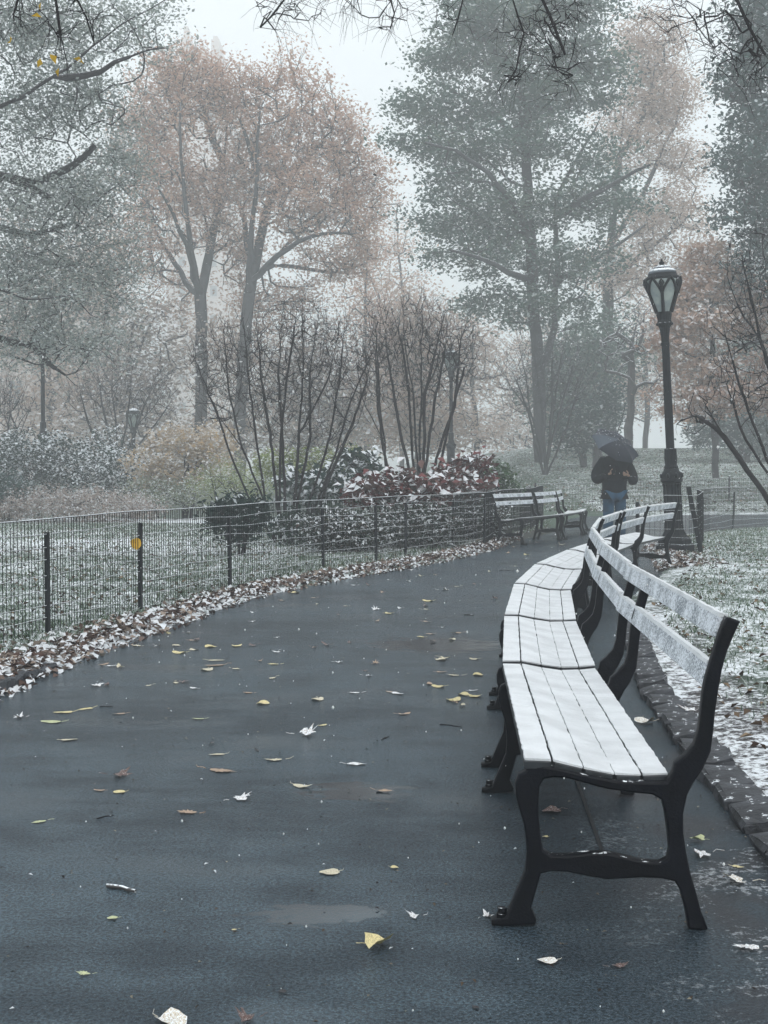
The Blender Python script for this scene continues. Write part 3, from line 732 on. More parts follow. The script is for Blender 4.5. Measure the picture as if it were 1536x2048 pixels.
skin_body('jeans', V_, [(0, 1), (1, 2), (2, 3), (0, 4), (4, 5), (5, 6)], [(.18, .13), (.125, .125), .10, .09, (.125, .125), .10, .09], 0, M['jeans'], man)
for sx_ in (-1, 1):
    skin_body('shoe', [(.115 * sx_, .05, .05), (.118 * sx_, -.05, .05), (.125 * sx_, -.17, .04)], [(0, 1), (1, 2)], [.05, .052, .04], 1, M['shoe'], man, 1)
# head bent down over the phone
V_ = [(0, .01, 1.49), (0, -.01, 1.56), (0, -.03, 1.645), (0, -.03, 1.70), (0, -.10, 1.59)]
skin_body('head', V_, [(0, 1), (1, 2), (2, 3), (2, 4)], [.055, .058, (.082, .095), (.07, .08), .045], 1, M['skin'], man)
skin_body('nose', [(0, -.125, 1.645), (0, -.145, 1.618)], [(0, 1)], [.009, .015], 0, M['skin'], man, 1)
for sx_ in (-1, 1):
    skin_body('ear', [(.083 * sx_, -.02, 1.63), (.088 * sx_, -.015, 1.66)], [(0, 1)], [.013, .016], 0, M['skin'], man, 1)
    skin_body('eye', [(.032 * sx_, -.118, 1.655), (.040 * sx_, -.116, 1.655)], [(0, 1)], [.008, .008], 0, M['hair'], man, 1)
skin_body('hair', [(0, .01, 1.66), (0, -.02, 1.715), (0, -.08, 1.715), (0, .035, 1.61)], [(0, 1), (1, 2), (0, 3)], [(.088, .085), (.078, .07), (.06, .03), .06], 0, M['hair'], man)
def hand(c, sgn, grip):
    c = Vector(c); h_ = skin_body('hand', [tuple(c), tuple(c + Vector((-.035 * sgn, -.025, .02))), tuple(c + Vector((-.07 * sgn, -.045, .035)))], [(0, 1), (1, 2)], [.026, (.036, .022), (.034, .02)], 1, M['skin'], man, 1)
    for k in range(4):
        b_ = c + Vector((-.075 * sgn, -.045, .062 - k * .018)); ln = (.030, .034, .032, .025)[k]
        skin_body('finger', [tuple(b_), tuple(b_ + Vector((-ln * sgn, -.012, .004))), tuple(b_ + Vector((-(ln + .008) * sgn, .016, .008))), tuple(b_ + Vector((-(ln - .012) * sgn, .03, .008)))], [(0, 1), (1, 2), (2, 3)], [.010, .0095, .009, .008], 0, M['skin'], h_, 1)
    skin_body('thumb', [tuple(c + Vector((-.02 * sgn, -.03, .045))), tuple(c + Vector((-.045 * sgn, -.055, .075))), tuple(c + Vector((-.06 * sgn, -.05, .10)))], [(0, 1), (1, 2)], [.013, .011, .009], 0, M['skin'], h_, 1)
hand((-.17, -.25, 1.22), -1, 0); hand((.20, -.24, 1.19), 1, 0)
bm = bmesh.new(); box(bm, (0, 0, 0), (.075, .01, .15), bev=.004)
ph = link('phone', bm_mesh('phone', bm), M['iron']); ph.parent = None
tag(ph, 'dark phone in the hand of the person under the umbrella', 'phone')
ph.location = man.matrix_world @ Vector((0, 0, 0)) if False else (fx.x - .075, fx.y - .315, 1.29); ph.rotation_euler = (R(-35), 0, R(4))
# umbrella: canopy tilted towards the viewer, shaft back over the shoulder
um = empty('umbrella', (fx.x, fx.y, 0), 0, 'open dark blue umbrella with one paler panel tilted over the person', 'umbrella')
apex = Vector((0.0, 0, .17)); RU = .50; NP = 8
tilt = Matrix.Rotation(R(28), 4, 'Y') @ Matrix.Rotation(R(34), 4, 'X') @ Matrix.Rotation(R(10), 4, 'Z')
um.matrix_world = Matrix.Translation((fx.x - .02, fx.y - .16, 1.72)) @ tilt @ Matrix.Scale(.93, 4)
def cpt(a, f): 
    r = RU * math.sin(f * 1.32) / math.sin(1.32); z = .15 * (math.cos(f * 1.32) - math.cos(1.32)) / (1 - math.cos(1.32))
    return Vector((r * math.cos(a), r * math.sin(a), z))
for k in range(NP):
    a0, a1 = 2 * math.pi * k / NP, 2 * math.pi * (k + 1) / NP; bm = bmesh.new(); rows = []
    for i in range(7):
        f = max(.02, i / 6); row = []
        for j in range(5):
            q = cpt(a0, f).lerp(cpt(a1, f), j / 4); sc_ = 1 - .055 * math.sin(math.pi * j / 4) * f
            row.append(bm.verts.new((q.x * sc_, q.y * sc_, q.z - .012 * math.sin(math.pi * j / 4) * f)))
        rows.append(row)
    for r0, r1 in zip(rows, rows[1:]):
        for j in range(4): bm.faces.new((r0[j], r1[j], r1[j + 1], r0[j + 1]))
    link('canopy_panel', bm_mesh('canopy_panel', bm, True), M['umb2'] if k == 4 else M['umb'], um)
    V, Fq = tubes([([cpt(a0, f) - Vector((0, 0, .004)) for f in np.linspace(.02, 1.02, 8)], .003)], 4)
    link('rib', npmesh('rib', V, Fq), M['iron'], um)
V, Fq = tubes([([(0, 0, .26), (0, 0, .19), (0, 0, -.52)], [.004, .006, .006])], 6); link('shaft', npmesh('shaft', V, Fq), M['iron'], um)
V, Fq = tubes([([(0, 0, -.50), (0, 0, -.60), (.02, 0, -.63), (.045, 0, -.62)], .011)], 6); link('handle', npmesh('handle', V, Fq), M['wood'], um)

# ---------------------------------------------------------------- trees
rng = np.random.RandomState(1)
def pl(Y, *pts, dy=None):                             # polyline of places seen at pixels, around depth Y
    out = []
    for i, q in enumerate(pts):
        out.append(P(q[0], q[1], Y + (q[2] if len(q) > 2 else 0)))
    return out
M['l_orange'] = leafmat('russet_leaves', [(.38, .235, .18), (.52, .32, .24), (.60, .40, .30), (.60, .47, .36)], .35, .5)
M['l_green'] = leafmat('grey_green_leaves', [(.055, .11, .092), (.09, .155, .125), (.13, .19, .15), (.20, .235, .17)], .32, .4)
M['l_darkgreen'] = leafmat('dark_green_leaves', [(.04, .08, .078), (.065, .115, .105), (.09, .145, .125)], .3, .25)
M['l_olive'] = leafmat('olive_leaves', [(.14, .18, .17), (.24, .28, .26), (.33, .36, .33), (.40, .41, .36)], .6, .45)
M['l_pink'] = leafmat('faded_oak_leaves', [(.36, .22, .17), (.52, .35, .27), (.62, .47, .38)], .62, .35, .75)
M['l_beige'] = leafmat('faded_beige_leaves', [(.44, .33, .28), (.56, .43, .36), (.62, .50, .42)], .5, .5)
M['l_yellowgreen'] = leafmat('yellow_green_leaves', [(.16, .21, .08), (.26, .31, .13), (.36, .38, .20)], .45, .3, .85)
M['l_snowy'] = leafmat('snowy_green_leaves', [(.03, .06, .055), (.05, .08, .07), (.08, .11, .08)], .9, .2, .95)
M['l_brown'] = leafmat('dry_brown_leaves', [(.30, .24, .21), (.42, .35, .31), (.52, .45, .41)], .66, .35, .85)
M['l_red'] = leafmat('dark_red_leaves', [(.11, .04, .042), (.18, .065, .065), (.19, .11, .10), (.10, .07, .06)], .62, .15, .82)
M['l_ever'] = leafmat('glossy_evergreen_leaves', [(.008, .022, .022), (.014, .034, .030), (.022, .048, .04)], .10, .05)
M['l_dk'] = leafmat('evergreen_leaves_with_snow', [(.012, .03, .027), (.03, .055, .045), (.06, .085, .065)], .35, .1, .8)
M['l_peach'] = leafmat('peach_leaves', [(.50, .42, .34), (.58, .42, .24), (.58, .52, .45), (.50, .43, .38)], .55, .35, .8)
M['l_yellow'] = leafmat('yellow_leaves', [(.42, .27, .03), (.5, .33, .05)], .08, .4)

# the two russet maples behind the shrubs
Yo = 64
make_tree('maple_tree', 'left of two hazy russet maples, its limbs forking low', 'tree',
    [pl(Yo, (398, 975), (402, 760), (404, 640), (400, 590)),
     pl(Yo, (400, 592), (385, 520, -1), (372, 430, -2), (365, 340, -2.5), (360, 250, -3)),
     pl(Yo, (405, 585), (420, 500, 1), (438, 400, 2), (448, 310, 2), (455, 240, 2)),
     pl(Yo, (396, 600), (362, 545, 1), (325, 490, 2), (290, 430, 3)),
     pl(Yo, (400, 590), (375, 500, -3), (345, 430, -4), (318, 380, -5)),
     pl(Yo, (448, 320), (420, 270, 1), (405, 210, 1))],
    [pb(370, 200, 95, 80, Yo), pb(300, 260, 75, 85, Yo + 2), pb(440, 230, 55, 75, Yo), pb(330, 380, 85, 95, Yo), pb(430, 420, 70, 90, Yo), pb(300, 500, 60, 70, Yo), pb(370, 150, 60, 45, Yo), pb(470, 520, 50, 60, Yo + 2), pb(340, 590, 60, 50, Yo + 2)],
    430, 28000, .18, M['l_orange'], 11, limb=(.17, .05), cap=.055, rbase=.30, step=.7, spread=.36, twigs=1500, tw=.9, twr=.012, rtip=.016, group='russet maples in the haze')
make_tree('maple_tree', 'right of two hazy russet maples, with a wide arching limb', 'tree',
    [pl(Yo, (472, 985), (484, 760), (492, 640), (498, 590)),
     pl(Yo, (498, 592), (500, 520, -1), (505, 440, -1), (512, 380, -2), (515, 300, -2), (520, 220, -2)),
     pl(Yo, (500, 580), (515, 500, 1), (530, 430, 2), (552, 370, 2), (575, 300, 3), (590, 220, 3)),
     pl(Yo, (502, 570), (545, 520, -1), (590, 485, -2), (650, 465, -3), (710, 468, -3)),
     pl(Yo, (500, 560), (535, 535, 2), (570, 490, 3), (610, 460, 4)),
     pl(Yo, (505, 545), (550, 530, 3), (620, 538, 4), (690, 545, 5)),
     pl(Yo, (500, 520), (488, 440, 1), (470, 380, 2)),
     pl(Yo, (560, 360), (610, 320, 1), (650, 280, 1)),
     pl(Yo, (513, 370), (500, 300, -1), (480, 240, -2))],
    [pb(570, 180, 55, 65, Yo), pb(500, 190, 50, 60, Yo), pb(640, 240, 70, 65, Yo), pb(590, 310, 110, 85, Yo), pb(690, 330, 65, 80, Yo + 1), pb(510, 330, 60, 80, Yo), pb(620, 420, 110, 55, Yo - 1), pb(720, 410, 60, 65, Yo), pb(560, 600, 90, 50, Yo + 3), pb(690, 520, 80, 45, Yo + 3)],
    480, 32000, .18, M['l_orange'], 12, limb=(.17, .05), cap=.055, rbase=.30, step=.7, spread=.36, twigs=1500, tw=.9, twr=.012, rtip=.016, group='russet maples in the haze')
# big grey-green tree right of centre
Yg = 56
make_tree('elm_tree', 'big grey-green tree right of centre, with layered boughs and twin dark trunks', 'tree',
    [pl(Yg, (1082, 925), (1078, 760), (1068, 640), (1062, 520)),
     pl(Yg, (1062, 520), (1058, 430), (1052, 330), (1045, 230), (1040, 100), (1035, -60)),
     pl(Yg, (1078, 760), (1108, 660), (1112, 500, 1), (1112, 400, 1), (1150, 320, 2), (1190, 260, 2)),
     pl(Yg, (1060, 480), (1020, 400, -2), (975, 345, -3), (910, 300, -4), (850, 285, -4)),
     pl(Yg, (1050, 300), (1000, 240, 1), (930, 200, 2), (870, 160, 2)),
     pl(Yg, (1062, 560), (1020, 548, -2), (970, 520, -3), (900, 500, -4)),
     pl(Yg, (1110, 560), (1160, 540, 2), (1220, 500, 3), (1290, 450, 4)),
     pl(Yg, (1112, 440), (1160, 400, -1), (1220, 370, -2), (1300, 330, -3)),
     pl(Yg, (1045, 230), (1100, 150, 1), (1150, 80, 2)),
     pl(Yg, (1040, 150), (980, 90, 0), (920, 40, 0))],
    [pb(900, 120, 90, 45, Yg), pb(1040, 60, 150, 75, Yg), pb(880, 215, 95, 40, Yg), pb(1060, 190, 130, 60, Yg), pb(840, 285, 75, 30, Yg), pb(960, 300, 130, 45, Yg),
     pb(1180, 150, 90, 70, Yg), pb(1120, 300, 130, 50, Yg), pb(900, 370, 80, 35, Yg), pb(890, 440, 90, 40, Yg), pb(1020, 420, 120, 55, Yg), pb(1200, 400, 110, 60, Yg),
     pb(960, 510, 110, 42, Yg), pb(1130, 520, 110, 55, Yg), pb(1020, 610, 100, 40, Yg), pb(1160, 620, 90, 50, Yg), pb(1150, -20, 130, 60, Yg), pb(960, 30, 90, 45, Yg)],
    700, 66000, .20, M['l_green'], 13, limb=(.16, .05), cap=.06, rbase=.28, step=.6, spread=.44, flat=.5, rtip=.014)
make_tree('maple_tree', 'pale tan tree rising just right of the big grey-green one', 'tree',
    [pl(72, (1215, 930), (1212, 700), (1220, 500), (1235, 350), (1250, 200)), pl(72, (1220, 500), (1290, 380), (1340, 270)), pl(72, (1215, 560), (1300, 500), (1370, 440)), pl(72, (1235, 330), (1290, 220), (1330, 120))],
    [pb(1300, 90, 80, 75, 72), pb(1330, 190, 85, 70, 72), pb(1270, 260, 90, 90, 72), pb(1360, 330, 60, 60, 72), pb(1330, 440, 90, 70, 72), pb(1240, 540, 90, 60, 72), pb(1360, 560, 60, 60, 72)],
    600, 36000, .18, M['l_beige'], 14, rbase=.3, step=.8, spread=.5, rtip=.016)
make_tree('oak_tree', 'dark green tree cut off by the right edge of the view', 'tree',
    [pl(44, (1590, 960), (1585, 700), (1575, 400), (1560, 100), (1550, -100)), pl(44, (1580, 500), (1520, 420), (1460, 380)), pl(44, (1575, 330), (1520, 240), (1460, 190)), pl(44, (1560, 120), (1500, 60), (1450, 30))],
    [pb(1560, 40, 110, 90, 44), pb(1540, 150, 110, 60, 44), pb(1560, 250, 115, 60, 44), pb(1555, 330, 130, 60, 44), pb(1560, 430, 140, 60, 44), pb(1580, 530, 110, 70, 44), pb(1600, -60, 140, 70, 44)],
    1000, 44000, .18, M['l_darkgreen'], 15, rbase=.3, step=.5, spread=.36, flat=.5, rtip=.012)
# the near tree on the left
Yl = 27
make_tree('cherry_tree', 'near grey-olive tree filling the upper left, snow on its leaning boughs', 'tree',
    [pl(Yl, (-330, 1085), (-320, 900), (-300, 700), (-260, 520)),
     pl(Yl, (-260, 520), (-150, 330, -1), (-20, 225, -2), (55, 185, -2), (100, 158, -2), (160, 115, -2), (205, 78, -2), (260, 40, -2), (330, 0, -2)),
     pl(Yl, (-290, 640), (-150, 420, 1), (0, 352, 1), (75, 368, 1), (150, 330, 1), (190, 290, 1)),
     pl(Yl, (-310, 780), (-150, 640, 1), (0, 678, 2), (60, 690, 2), (120, 740, 2), (150, 770, 2)),
     pl(Yl, (20, 355), (60, 375, 1), (100, 395, 1)),
     pl(Yl, (-280, 560), (-150, 500, 3), (-20, 450, 3), (60, 470, 3), (140, 450, 3)),
     pl(Yl, (-220, 480), (-150, 250, 0), (-60, 60, 0), (20, -60, 0)),
     pl(Yl, (100, 158, -2), (180, 150, -2), (260, 110, -2), (330, 95, -2)),
     pl(Yl, (-310, 760), (-200, 600, -2), (-60, 560, -2), (60, 600, -2), (150, 590, -2))],
    [pb(60, 60, 150, 90, Yl), pb(200, 60, 90, 60, Yl), pb(290, 60, 60, 55, Yl), pb(60, 230, 130, 90, Yl + 1), pb(190, 200, 90, 70, Yl + 1), pb(60, 400, 150, 90, Yl + 1), pb(190, 400, 90, 110, Yl + 2), pb(60, 560, 150, 110, Yl + 2), pb(210, 560, 90, 90, Yl + 3), pb(90, 690, 150, 60, Yl + 2), pb(-120, 350, 120, 330, Yl + 1), pb(240, 330, 60, 70, Yl + 3)],
    1300, 62000, .084, M['l_olive'], 16, limb=(.075, .010), cap=.02, twigs=3000, tw=.4, twr=.003, rbase=.24, bark='bark', step=.32, spread=.22, flat=.7, rtip=.0045, jit=.06, thin=3, shell=.5)
# faded oak at right, young
Yk = 45
make_tree('oak_tree', 'young oak with faded pink-brown snow-dusted leaves right of the near lamp', 'tree',
    [pl(Yk, (1432, 958), (1429, 850), (1427, 760), (1424, 680), (1420, 560), (1415, 480)), pl(Yk, (1429, 800), (1380, 790), (1320, 800)), pl(Yk, (1428, 730), (1360, 700), (1300, 690)), pl(Yk, (1428, 720), (1480, 690), (1540, 680)),
     pl(Yk, (1426, 640), (1370, 600), (1340, 560)), pl(Yk, (1424, 620), (1480, 570), (1520, 520))],
    [pb(1420, 520, 60, 35, Yk), pb(1380, 580, 65, 40, Yk), pb(1460, 570, 70, 40, Yk), pb(1400, 650, 90, 40, Yk), pb(1500, 640, 60, 45, Yk), pb(1350, 690, 60, 30, Yk), pb(1420, 730, 90, 35, Yk), pb(1330, 780, 45, 22, Yk), pb(1450, 800, 90, 35, Yk), pb(1360, 830, 45, 18, Yk), pb(1540, 760, 60, 70, Yk)],
    300, 17000, .20, M['l_pink'], 17, rbase=.12, step=.45, spread=.27, flat=.5, rtip=.01, droop=.8)
# bare, multi-stemmed shrubs
def bare(name, label, Y, base, tips, blobs, ntip, seed, rbase=.05, rtip=.0035, step=.22, bark='bark', cat='shrub', leaves=0, mat=None, z=None, lift=.25, group=None, ntw=4500):
    r = np.random.RandomState(seed); sk = []
    for k, (bx, by, tx, ty) in enumerate(tips):
        d = r.uniform(-.5, .5) * Y / 25
        a = P(bx, by, Y + r.uniform(-.2, .2)); b_ = P(tx, ty, Y + d * 2); mid_ = a.lerp(b_, .45) + Vector(((b_.x - a.x) * .04, 0, 0))
        a = a + Vector((r.uniform(-.08, .08), 0, 0)); b_ = b_ + Vector((r.uniform(-.15, .15), 0, 0)); mid_ = mid_ + Vector((r.uniform(-.12, .12) * Y / 22, r.uniform(-.1, .1), 0))
        sk.append([a, a.lerp(mid_, .5) + Vector((r.uniform(-.05, .05), 0, 0)), mid_, mid_.lerp(b_, .5) + Vector((r.uniform(-.08, .08), r.uniform(-.1, .1), 0)), b_])
    forks = []
    for s_ in sk:
        for q_ in range(2):
            a_ = s_[r.randint(1, 4)]; h_ = (s_[-1] - a_).length * r.uniform(.7, 1.0); sg = r.choice([-1, 1])
            e_ = a_ + Vector((sg * h_ * r.uniform(.25, .7), r.uniform(-.3, .3) * h_, h_ * r.uniform(.7, .95)))
            forks.append([a_, a_.lerp(e_, .5) + Vector((sg * h_ * .07, 0, -.03)), e_])
    rr = np.random.RandomState(seed)
    T = ellips(rr, blobs, ntip, .5)
    root = empty(name, sk[0][0], 0, label, cat, group); base_ = np.array(sk[0][0])
    own = np.array([np.argmin([min((Vector(q) - w_).length for w_ in s[2:]) for s in sk]) for q in T])
    for k, s in enumerate(sk):
        Tk = T[own == k]
        if len(Tk) < 3: Tk = np.array([s[-1] + Vector((.1 * j, 0, .1)) for j in range(3)])
        g = grow([[tuple(q) for q in s]] + [[tuple(q) for q in f_] for f_ in forks[2 * k:2 * k + 2]], Tk, rr, step, lift, .045, rtip, rbase * rr.uniform(.75, 1.2))
        g = twiggy(g, int(ntw * len(Tk) / len(T)), .014 * Y, rr, rtip * .7, .7, seg=3)
        g = (g[0] - base_,) + g[1:]
        link('stem', branch_mesh('stem', g, 6, 3, .012), M[bark], root)
        if leaves:
            e = g[0][g[3]]; m_ = max(4, int(leaves * len(Tk) / len(T))); kk = rr.randint(0, len(e), m_)
            link('leaves', leaf_mesh('leaves', e[kk] + rr.normal(0, .05, (m_, 3)), .05, rr, .5, .5), mat or M['l_brown'], root, 'stuff')
    return root
bare('bare_shrub', 'large bare dark multi-stemmed shrub behind the fence, left of the lamp', 21.5, None,
     [(548, 1082, 430, 650), (552, 1085, 480, 640), (566, 1085, 520, 625), (575, 1085, 560, 615), (585, 1085, 620, 610), (592, 1085, 650, 625), (603, 1082, 700, 640), (600, 1080, 745, 700), (545, 1080, 390, 720), (560, 1085, 590, 640), (610, 1085, 730, 760)],
     [pb(470, 720, 90, 95, 21.5, 1.0), pb(590, 690, 100, 90, 21.5, 1.1), pb(680, 730, 75, 100, 21.5, .9), pb(540, 800, 110, 80, 21.5, .8), pb(420, 780, 50, 90, 21.5, .6), pb(660, 850, 60, 60, 21.5, .6)],
     1200, 31, rbase=.023, rtip=.0030, step=.15, ntw=2200, leaves=160, mat=M['l_brown'])
bare('bare_shrub', 'second bare multi-stemmed shrub rising above the red-leaved bush', 25.5, None,
     [(778, 955, 720, 620), (776, 955, 745, 640), (822, 955, 790, 600), (832, 955, 820, 590), (836, 955, 850, 610), (842, 955, 880, 620), (862, 955, 930, 640), (868, 955, 960, 660), (850, 955, 905, 600), (826, 955, 770, 590)],
     [pb(760, 700, 60, 90, 25.5, .9), pb(840, 680, 80, 85, 25.5, 1), pb(910, 710, 60, 80, 25.5, .9), pb(830, 780, 90, 50, 25.5, .8)],
     850, 32, rbase=.028, rtip=.0034, step=.18, ntw=1500)
bare('bare_shrub', 'vase-shaped pale bare shrub far behind the benches across the path', 50, None,
     [(1088, 950, 1010, 700), (1089, 950, 1040, 670), (1090, 950, 1070, 650), (1091, 950, 1100, 650), (1092, 950, 1130, 660), (1093, 950, 1160, 690), (1093, 950, 1180, 730)],
     [pb(1090, 730, 90, 80, 50, 1.8), pb(1050, 780, 60, 70, 50, 1.4), pb(1140, 790, 60, 60, 50, 1.4)],
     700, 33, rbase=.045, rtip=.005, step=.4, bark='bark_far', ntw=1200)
bare('bare_shrub', 'thin bare shrub in the haze behind the snowy bushes on the left', 43, None,
     [(225, 935, 150, 740), (228, 935, 185, 720), (232, 935, 225, 710), (236, 935, 270, 720), (240, 935, 320, 750), (245, 935, 340, 800)],
     [pb(240, 780, 100, 60, 43, 1.6), pb(170, 800, 50, 50, 43, 1.2), pb(310, 810, 50, 50, 43, 1.2)],
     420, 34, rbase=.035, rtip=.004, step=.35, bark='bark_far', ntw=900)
bare('bare_shrub', 'bare shrub at the left edge above the snowy bush', 36, None,
     [(-12, 980, 30, 760), (-15, 980, 60, 800), (-20, 980, -10, 740), (-12, 980, 50, 860)],
     [pb(0, 810, 60, 70, 36, 1.2)], 260, 35, rbase=.03, rtip=.004, step=.3, bark='bark_far', ntw=600)
bare('bare_tree', 'dark bare tree reaching in from the right edge', 17.5, None,
     [(1620, 1095, 1500, 520), (1618, 1095, 1440, 640), (1625, 1095, 1560, 480), (1612, 1095, 1400, 800), (1622, 1095, 1540, 700), (1630, 1095, 1640, 500)],
     [pb(1530, 560, 75, 90, 17.5, .8), pb(1490, 680, 90, 80, 17.5, .8), pb(1460, 790, 80, 60, 17.5, .6), pb(1560, 800, 60, 90, 17.5, .6), pb(1400, 840, 50, 35, 17.5, .5), pb(1500, 470, 50, 35, 17.5, .6)],
     520, 36, rbase=.034, rtip=.0028, step=.18, ntw=900, cat='tree', leaves=60, mat=M['l_pink'])
# twisted snowy tree behind the near lamp
make_tree('crooked_tree', 'crooked snow-coated tree behind the near lamp post', 'tree',
    [pl(48, (1256, 915), (1258, 850), (1262, 800), (1270, 775), (1290, 765), (1330, 768)), pl(48, (1275, 770), (1258, 755), (1235, 745), (1212, 742)), pl(48, (1262, 850), (1262, 700, 1), (1275, 640, 1), (1300, 580, 1)), pl(48, (1270, 690, 1), (1230, 665, 1), (1200, 690, 1)), pl(48, (1275, 650, 1), (1240, 640, 1), (1215, 660, 1))],
    [pb(1240, 680, 50, 60, 48), pb(1290, 650, 50, 70, 48), pb(1320, 760, 40, 40, 48)], 260, 0, .1, None, 18, rbase=.17, bark='bark_snow', step=.35, rtip=.008)
# background trees, fading into the haze: three kinds of crown, shared
def backtree(label, px, Y, top, wpx, mat, seed, low=True, n=9000, ls=.24, dens=380, tr=.2, name='distant_tree', base=None):
    s = Y / F; H = (base or 905) - top
    r = np.random.RandomState(seed)
    bl = [pb(px + r.uniform(-.3, .3) * wpx, top + H * f + r.uniform(-8, 8), wpx * r.uniform(.28, .42) * sh, H * .15, Y + r.uniform(-2, 2)) for f, sh in [q for q in ((.12, .7), (.25, 1), (.3, 1), (.4, 1.1), (.5, 1.1), (.58, 1.1), (.7, 1.2), (.8, 1.2), (.86, 1.2), (.9, 1.3)) if low or q[0] < .75]]
    b_ = P(px, 943, Y); zb = zt1(b_.x, Y)
    t1 = P(px + r.uniform(-10, 10), top + H * .5, Y); t2 = P(px + r.uniform(-20, 20), top + H * .15, Y)
    sk = [[Vector((b_.x, Y, zb - .2)), Vector((b_.x, Y, zb)).lerp(t1, .5) + Vector((.2, 0, 0)), t1, t2]]
    for k in range(4):
        a = sk[0][1].lerp(t1, r.uniform(.2, 1)); e = P(px + r.choice([-1, 1]) * wpx * r.uniform(.3, .5), top + H * r.uniform(.2, .55), Y + r.uniform(-3, 3)); sk.append([a, a.lerp(e, .5) + Vector((0, 0, -.4)), e])
    return make_tree(name, label, 'tree', sk, bl, dens, int(n * .95), ls, mat, seed, rbase=tr, step=1.0, spread=.65, rtip=.02, flat=.6, sides=5, group='trees fading into the haze behind')
BT = [('broad beige tree in the haze left of the russet maples', 215, 78, 300, 190, 'l_beige', 9000),
      ('low brownish tree behind the thin shrub and hazy lamp on the left', 250, 60, 600, 230, 'l_brown', 9000),
      ('brown-grey tree low between the two russet maples and the shrubs', 480, 72, 600, 260, 'l_beige', 9000),
      ('peach-tinted tree right of the arching maple limb', 730, 86, 440, 190, 'l_orange', 10000),
      ('greyish tree behind the second bare shrub', 830, 68, 560, 200, 'l_beige', 9000),
      ('pale russet tree between the maples and the big grey-green tree', 800, 100, 350, 180, 'l_orange', 9000),
      ('soft grey tree behind the far lamp post', 950, 80, 600, 200, 'l_beige', 9000),
      ('dull green tree low behind the person with the umbrella', 1190, 66, 640, 200, 'l_green', 12000),
      ('grey-brown tree low behind the crooked snowy tree', 1290, 90, 560, 190, 'l_beige', 10000),
      ('beige tree behind the young faded oak', 1430, 84, 420, 190, 'l_beige', 10000),
      ('hazy green tree at the right edge behind the oak leaves', 1530, 70, 600, 170, 'l_green', 9000),
      ('pale tree directly behind the crown of the grey-olive near tree', 90, 70, 420, 240, 'l_beige', 9000),
      ('pale beige tree far beyond the left edge behind the near tree', -170, 74, 380, 260, 'l_beige', 9000),
      ('hazy green tree beyond the right edge on the slope', 1700, 76, 520, 240, 'l_green', 9000),
      ('faint beige tree in the pale gap behind the vase-shaped bare shrub', 1090, 98, 620, 230, 'l_beige', 9000),
      ('hazy tree low behind the large bare dark shrub', 620, 60, 650, 200, 'l_brown', 8000)]
for k, (lab, px, Y_, top, wp, mt, n_) in enumerate(BT): backtree(lab, px, Y_, top, wp, M[mt], 60 + k, px < 1100, n_)
def shrub(name, label, blobs, n, size, mat, seed, cat='shrub', nst=60, Y=None, aspect=.55, fold=True, up_=1.4, spread=.10, rstem=.02, droop=0., bark='bark', shell=.3):
    r = np.random.RandomState(seed); T = ellips(r, blobs, nst, .6)
    cx = np.mean(T[:, 0]); cy = np.mean(T[:, 1]); zb = zt1(cx, cy)
    root = empty(name, (cx, cy, zb), 0, label, cat)
    base = np.array([cx, cy, zb]); sk = []
    spanx = T[:, 0].std() + .01
    for k in range(5):
        ex = T[r.randint(len(T))]; b_ = np.array([cx + (ex[0] - cx) * .5, cy + (ex[1] - cy) * .5, zb - .03]); sk.append([tuple(b_), tuple((b_ + ex) / 2 + [0, 0, .1]), tuple(ex)])
    allp = []
    for k, s in enumerate(sk):
        g = grow([s], T[k::5], r, .2, .2, .06, .004, rstem); allp.append((g[0] - base,) + g[1:])
    mt = [branch_mesh('stem', g, 4, 3, .012) for g in allp]
    for me_ in mt: link('stem', me_, M[bark], root)
    szb = np.mean([b[1][2] for b in blobs]); nb = int(n * .5)
    ctr = ellips(r, blobs, max(40, n // 45), .35); ctr[:, 2] += np.abs(r.normal(0, szb * .16, len(ctr)))
    kk = r.randint(0, len(ctr), n - nb)
    cen = np.concatenate([ellips(r, blobs, nb, shell + .1) + r.normal(0, spread, (nb, 3)), ctr[kk] + r.normal(0, szb * .17, (n - nb, 3))]); cen[:, 2] = np.maximum(cen[:, 2], zb + .03)
    link('foliage', leaf_mesh('foliage', cen - base, size, r, up_, aspect, None, fold, droop), mat, root)
    return root
shrub('snowy_shrub', 'dark green shrub heaped with snow at the left edge behind the brown bed', [pb(40, 935, 110, 66, 35), pb(160, 950, 110, 56, 35), pb(0, 900, 70, 35, 35), pb(110, 905, 60, 35, 35)], 9500, .115, M['l_snowy'], 71, Y=35)
shrub('snowy_shrub', 'green shrub with snow-tipped upright sprays beside the peach-leaved little tree', [pb(250, 950, 90, 50, 36), pb(210, 900, 60, 40, 37)], 3800, .10, M['l_snowy'], 72)
shrub('dark_shrub', 'dark green shrub low at the left edge', [pb(10, 985, 60, 40, 31)], 1800, .09, M['l_darkgreen'], 73)
shrub('dry_shrub', 'wide dry pinkish-brown shrub bed above the left fence', [pb(80, 1010, 110, 32, 31), pb(200, 1012, 110, 32, 31), pb(-20, 1025, 90, 25, 31), pb(290, 1020, 50, 22, 31)], 13000, .07, M['l_brown'], 74, up_=1.0)
shrub('green_shrub', 'low pale green bush left of the dark evergreen', [pb(345, 995, 55, 30, 33), pb(400, 985, 50, 30, 33), pb(290, 985, 50, 30, 33)], 3600, .075, leafmat('sage_leaves', [(.20, .24, .17), (.30, .34, .23), (.32, .34, .25)], .6, .3, .85), 75)
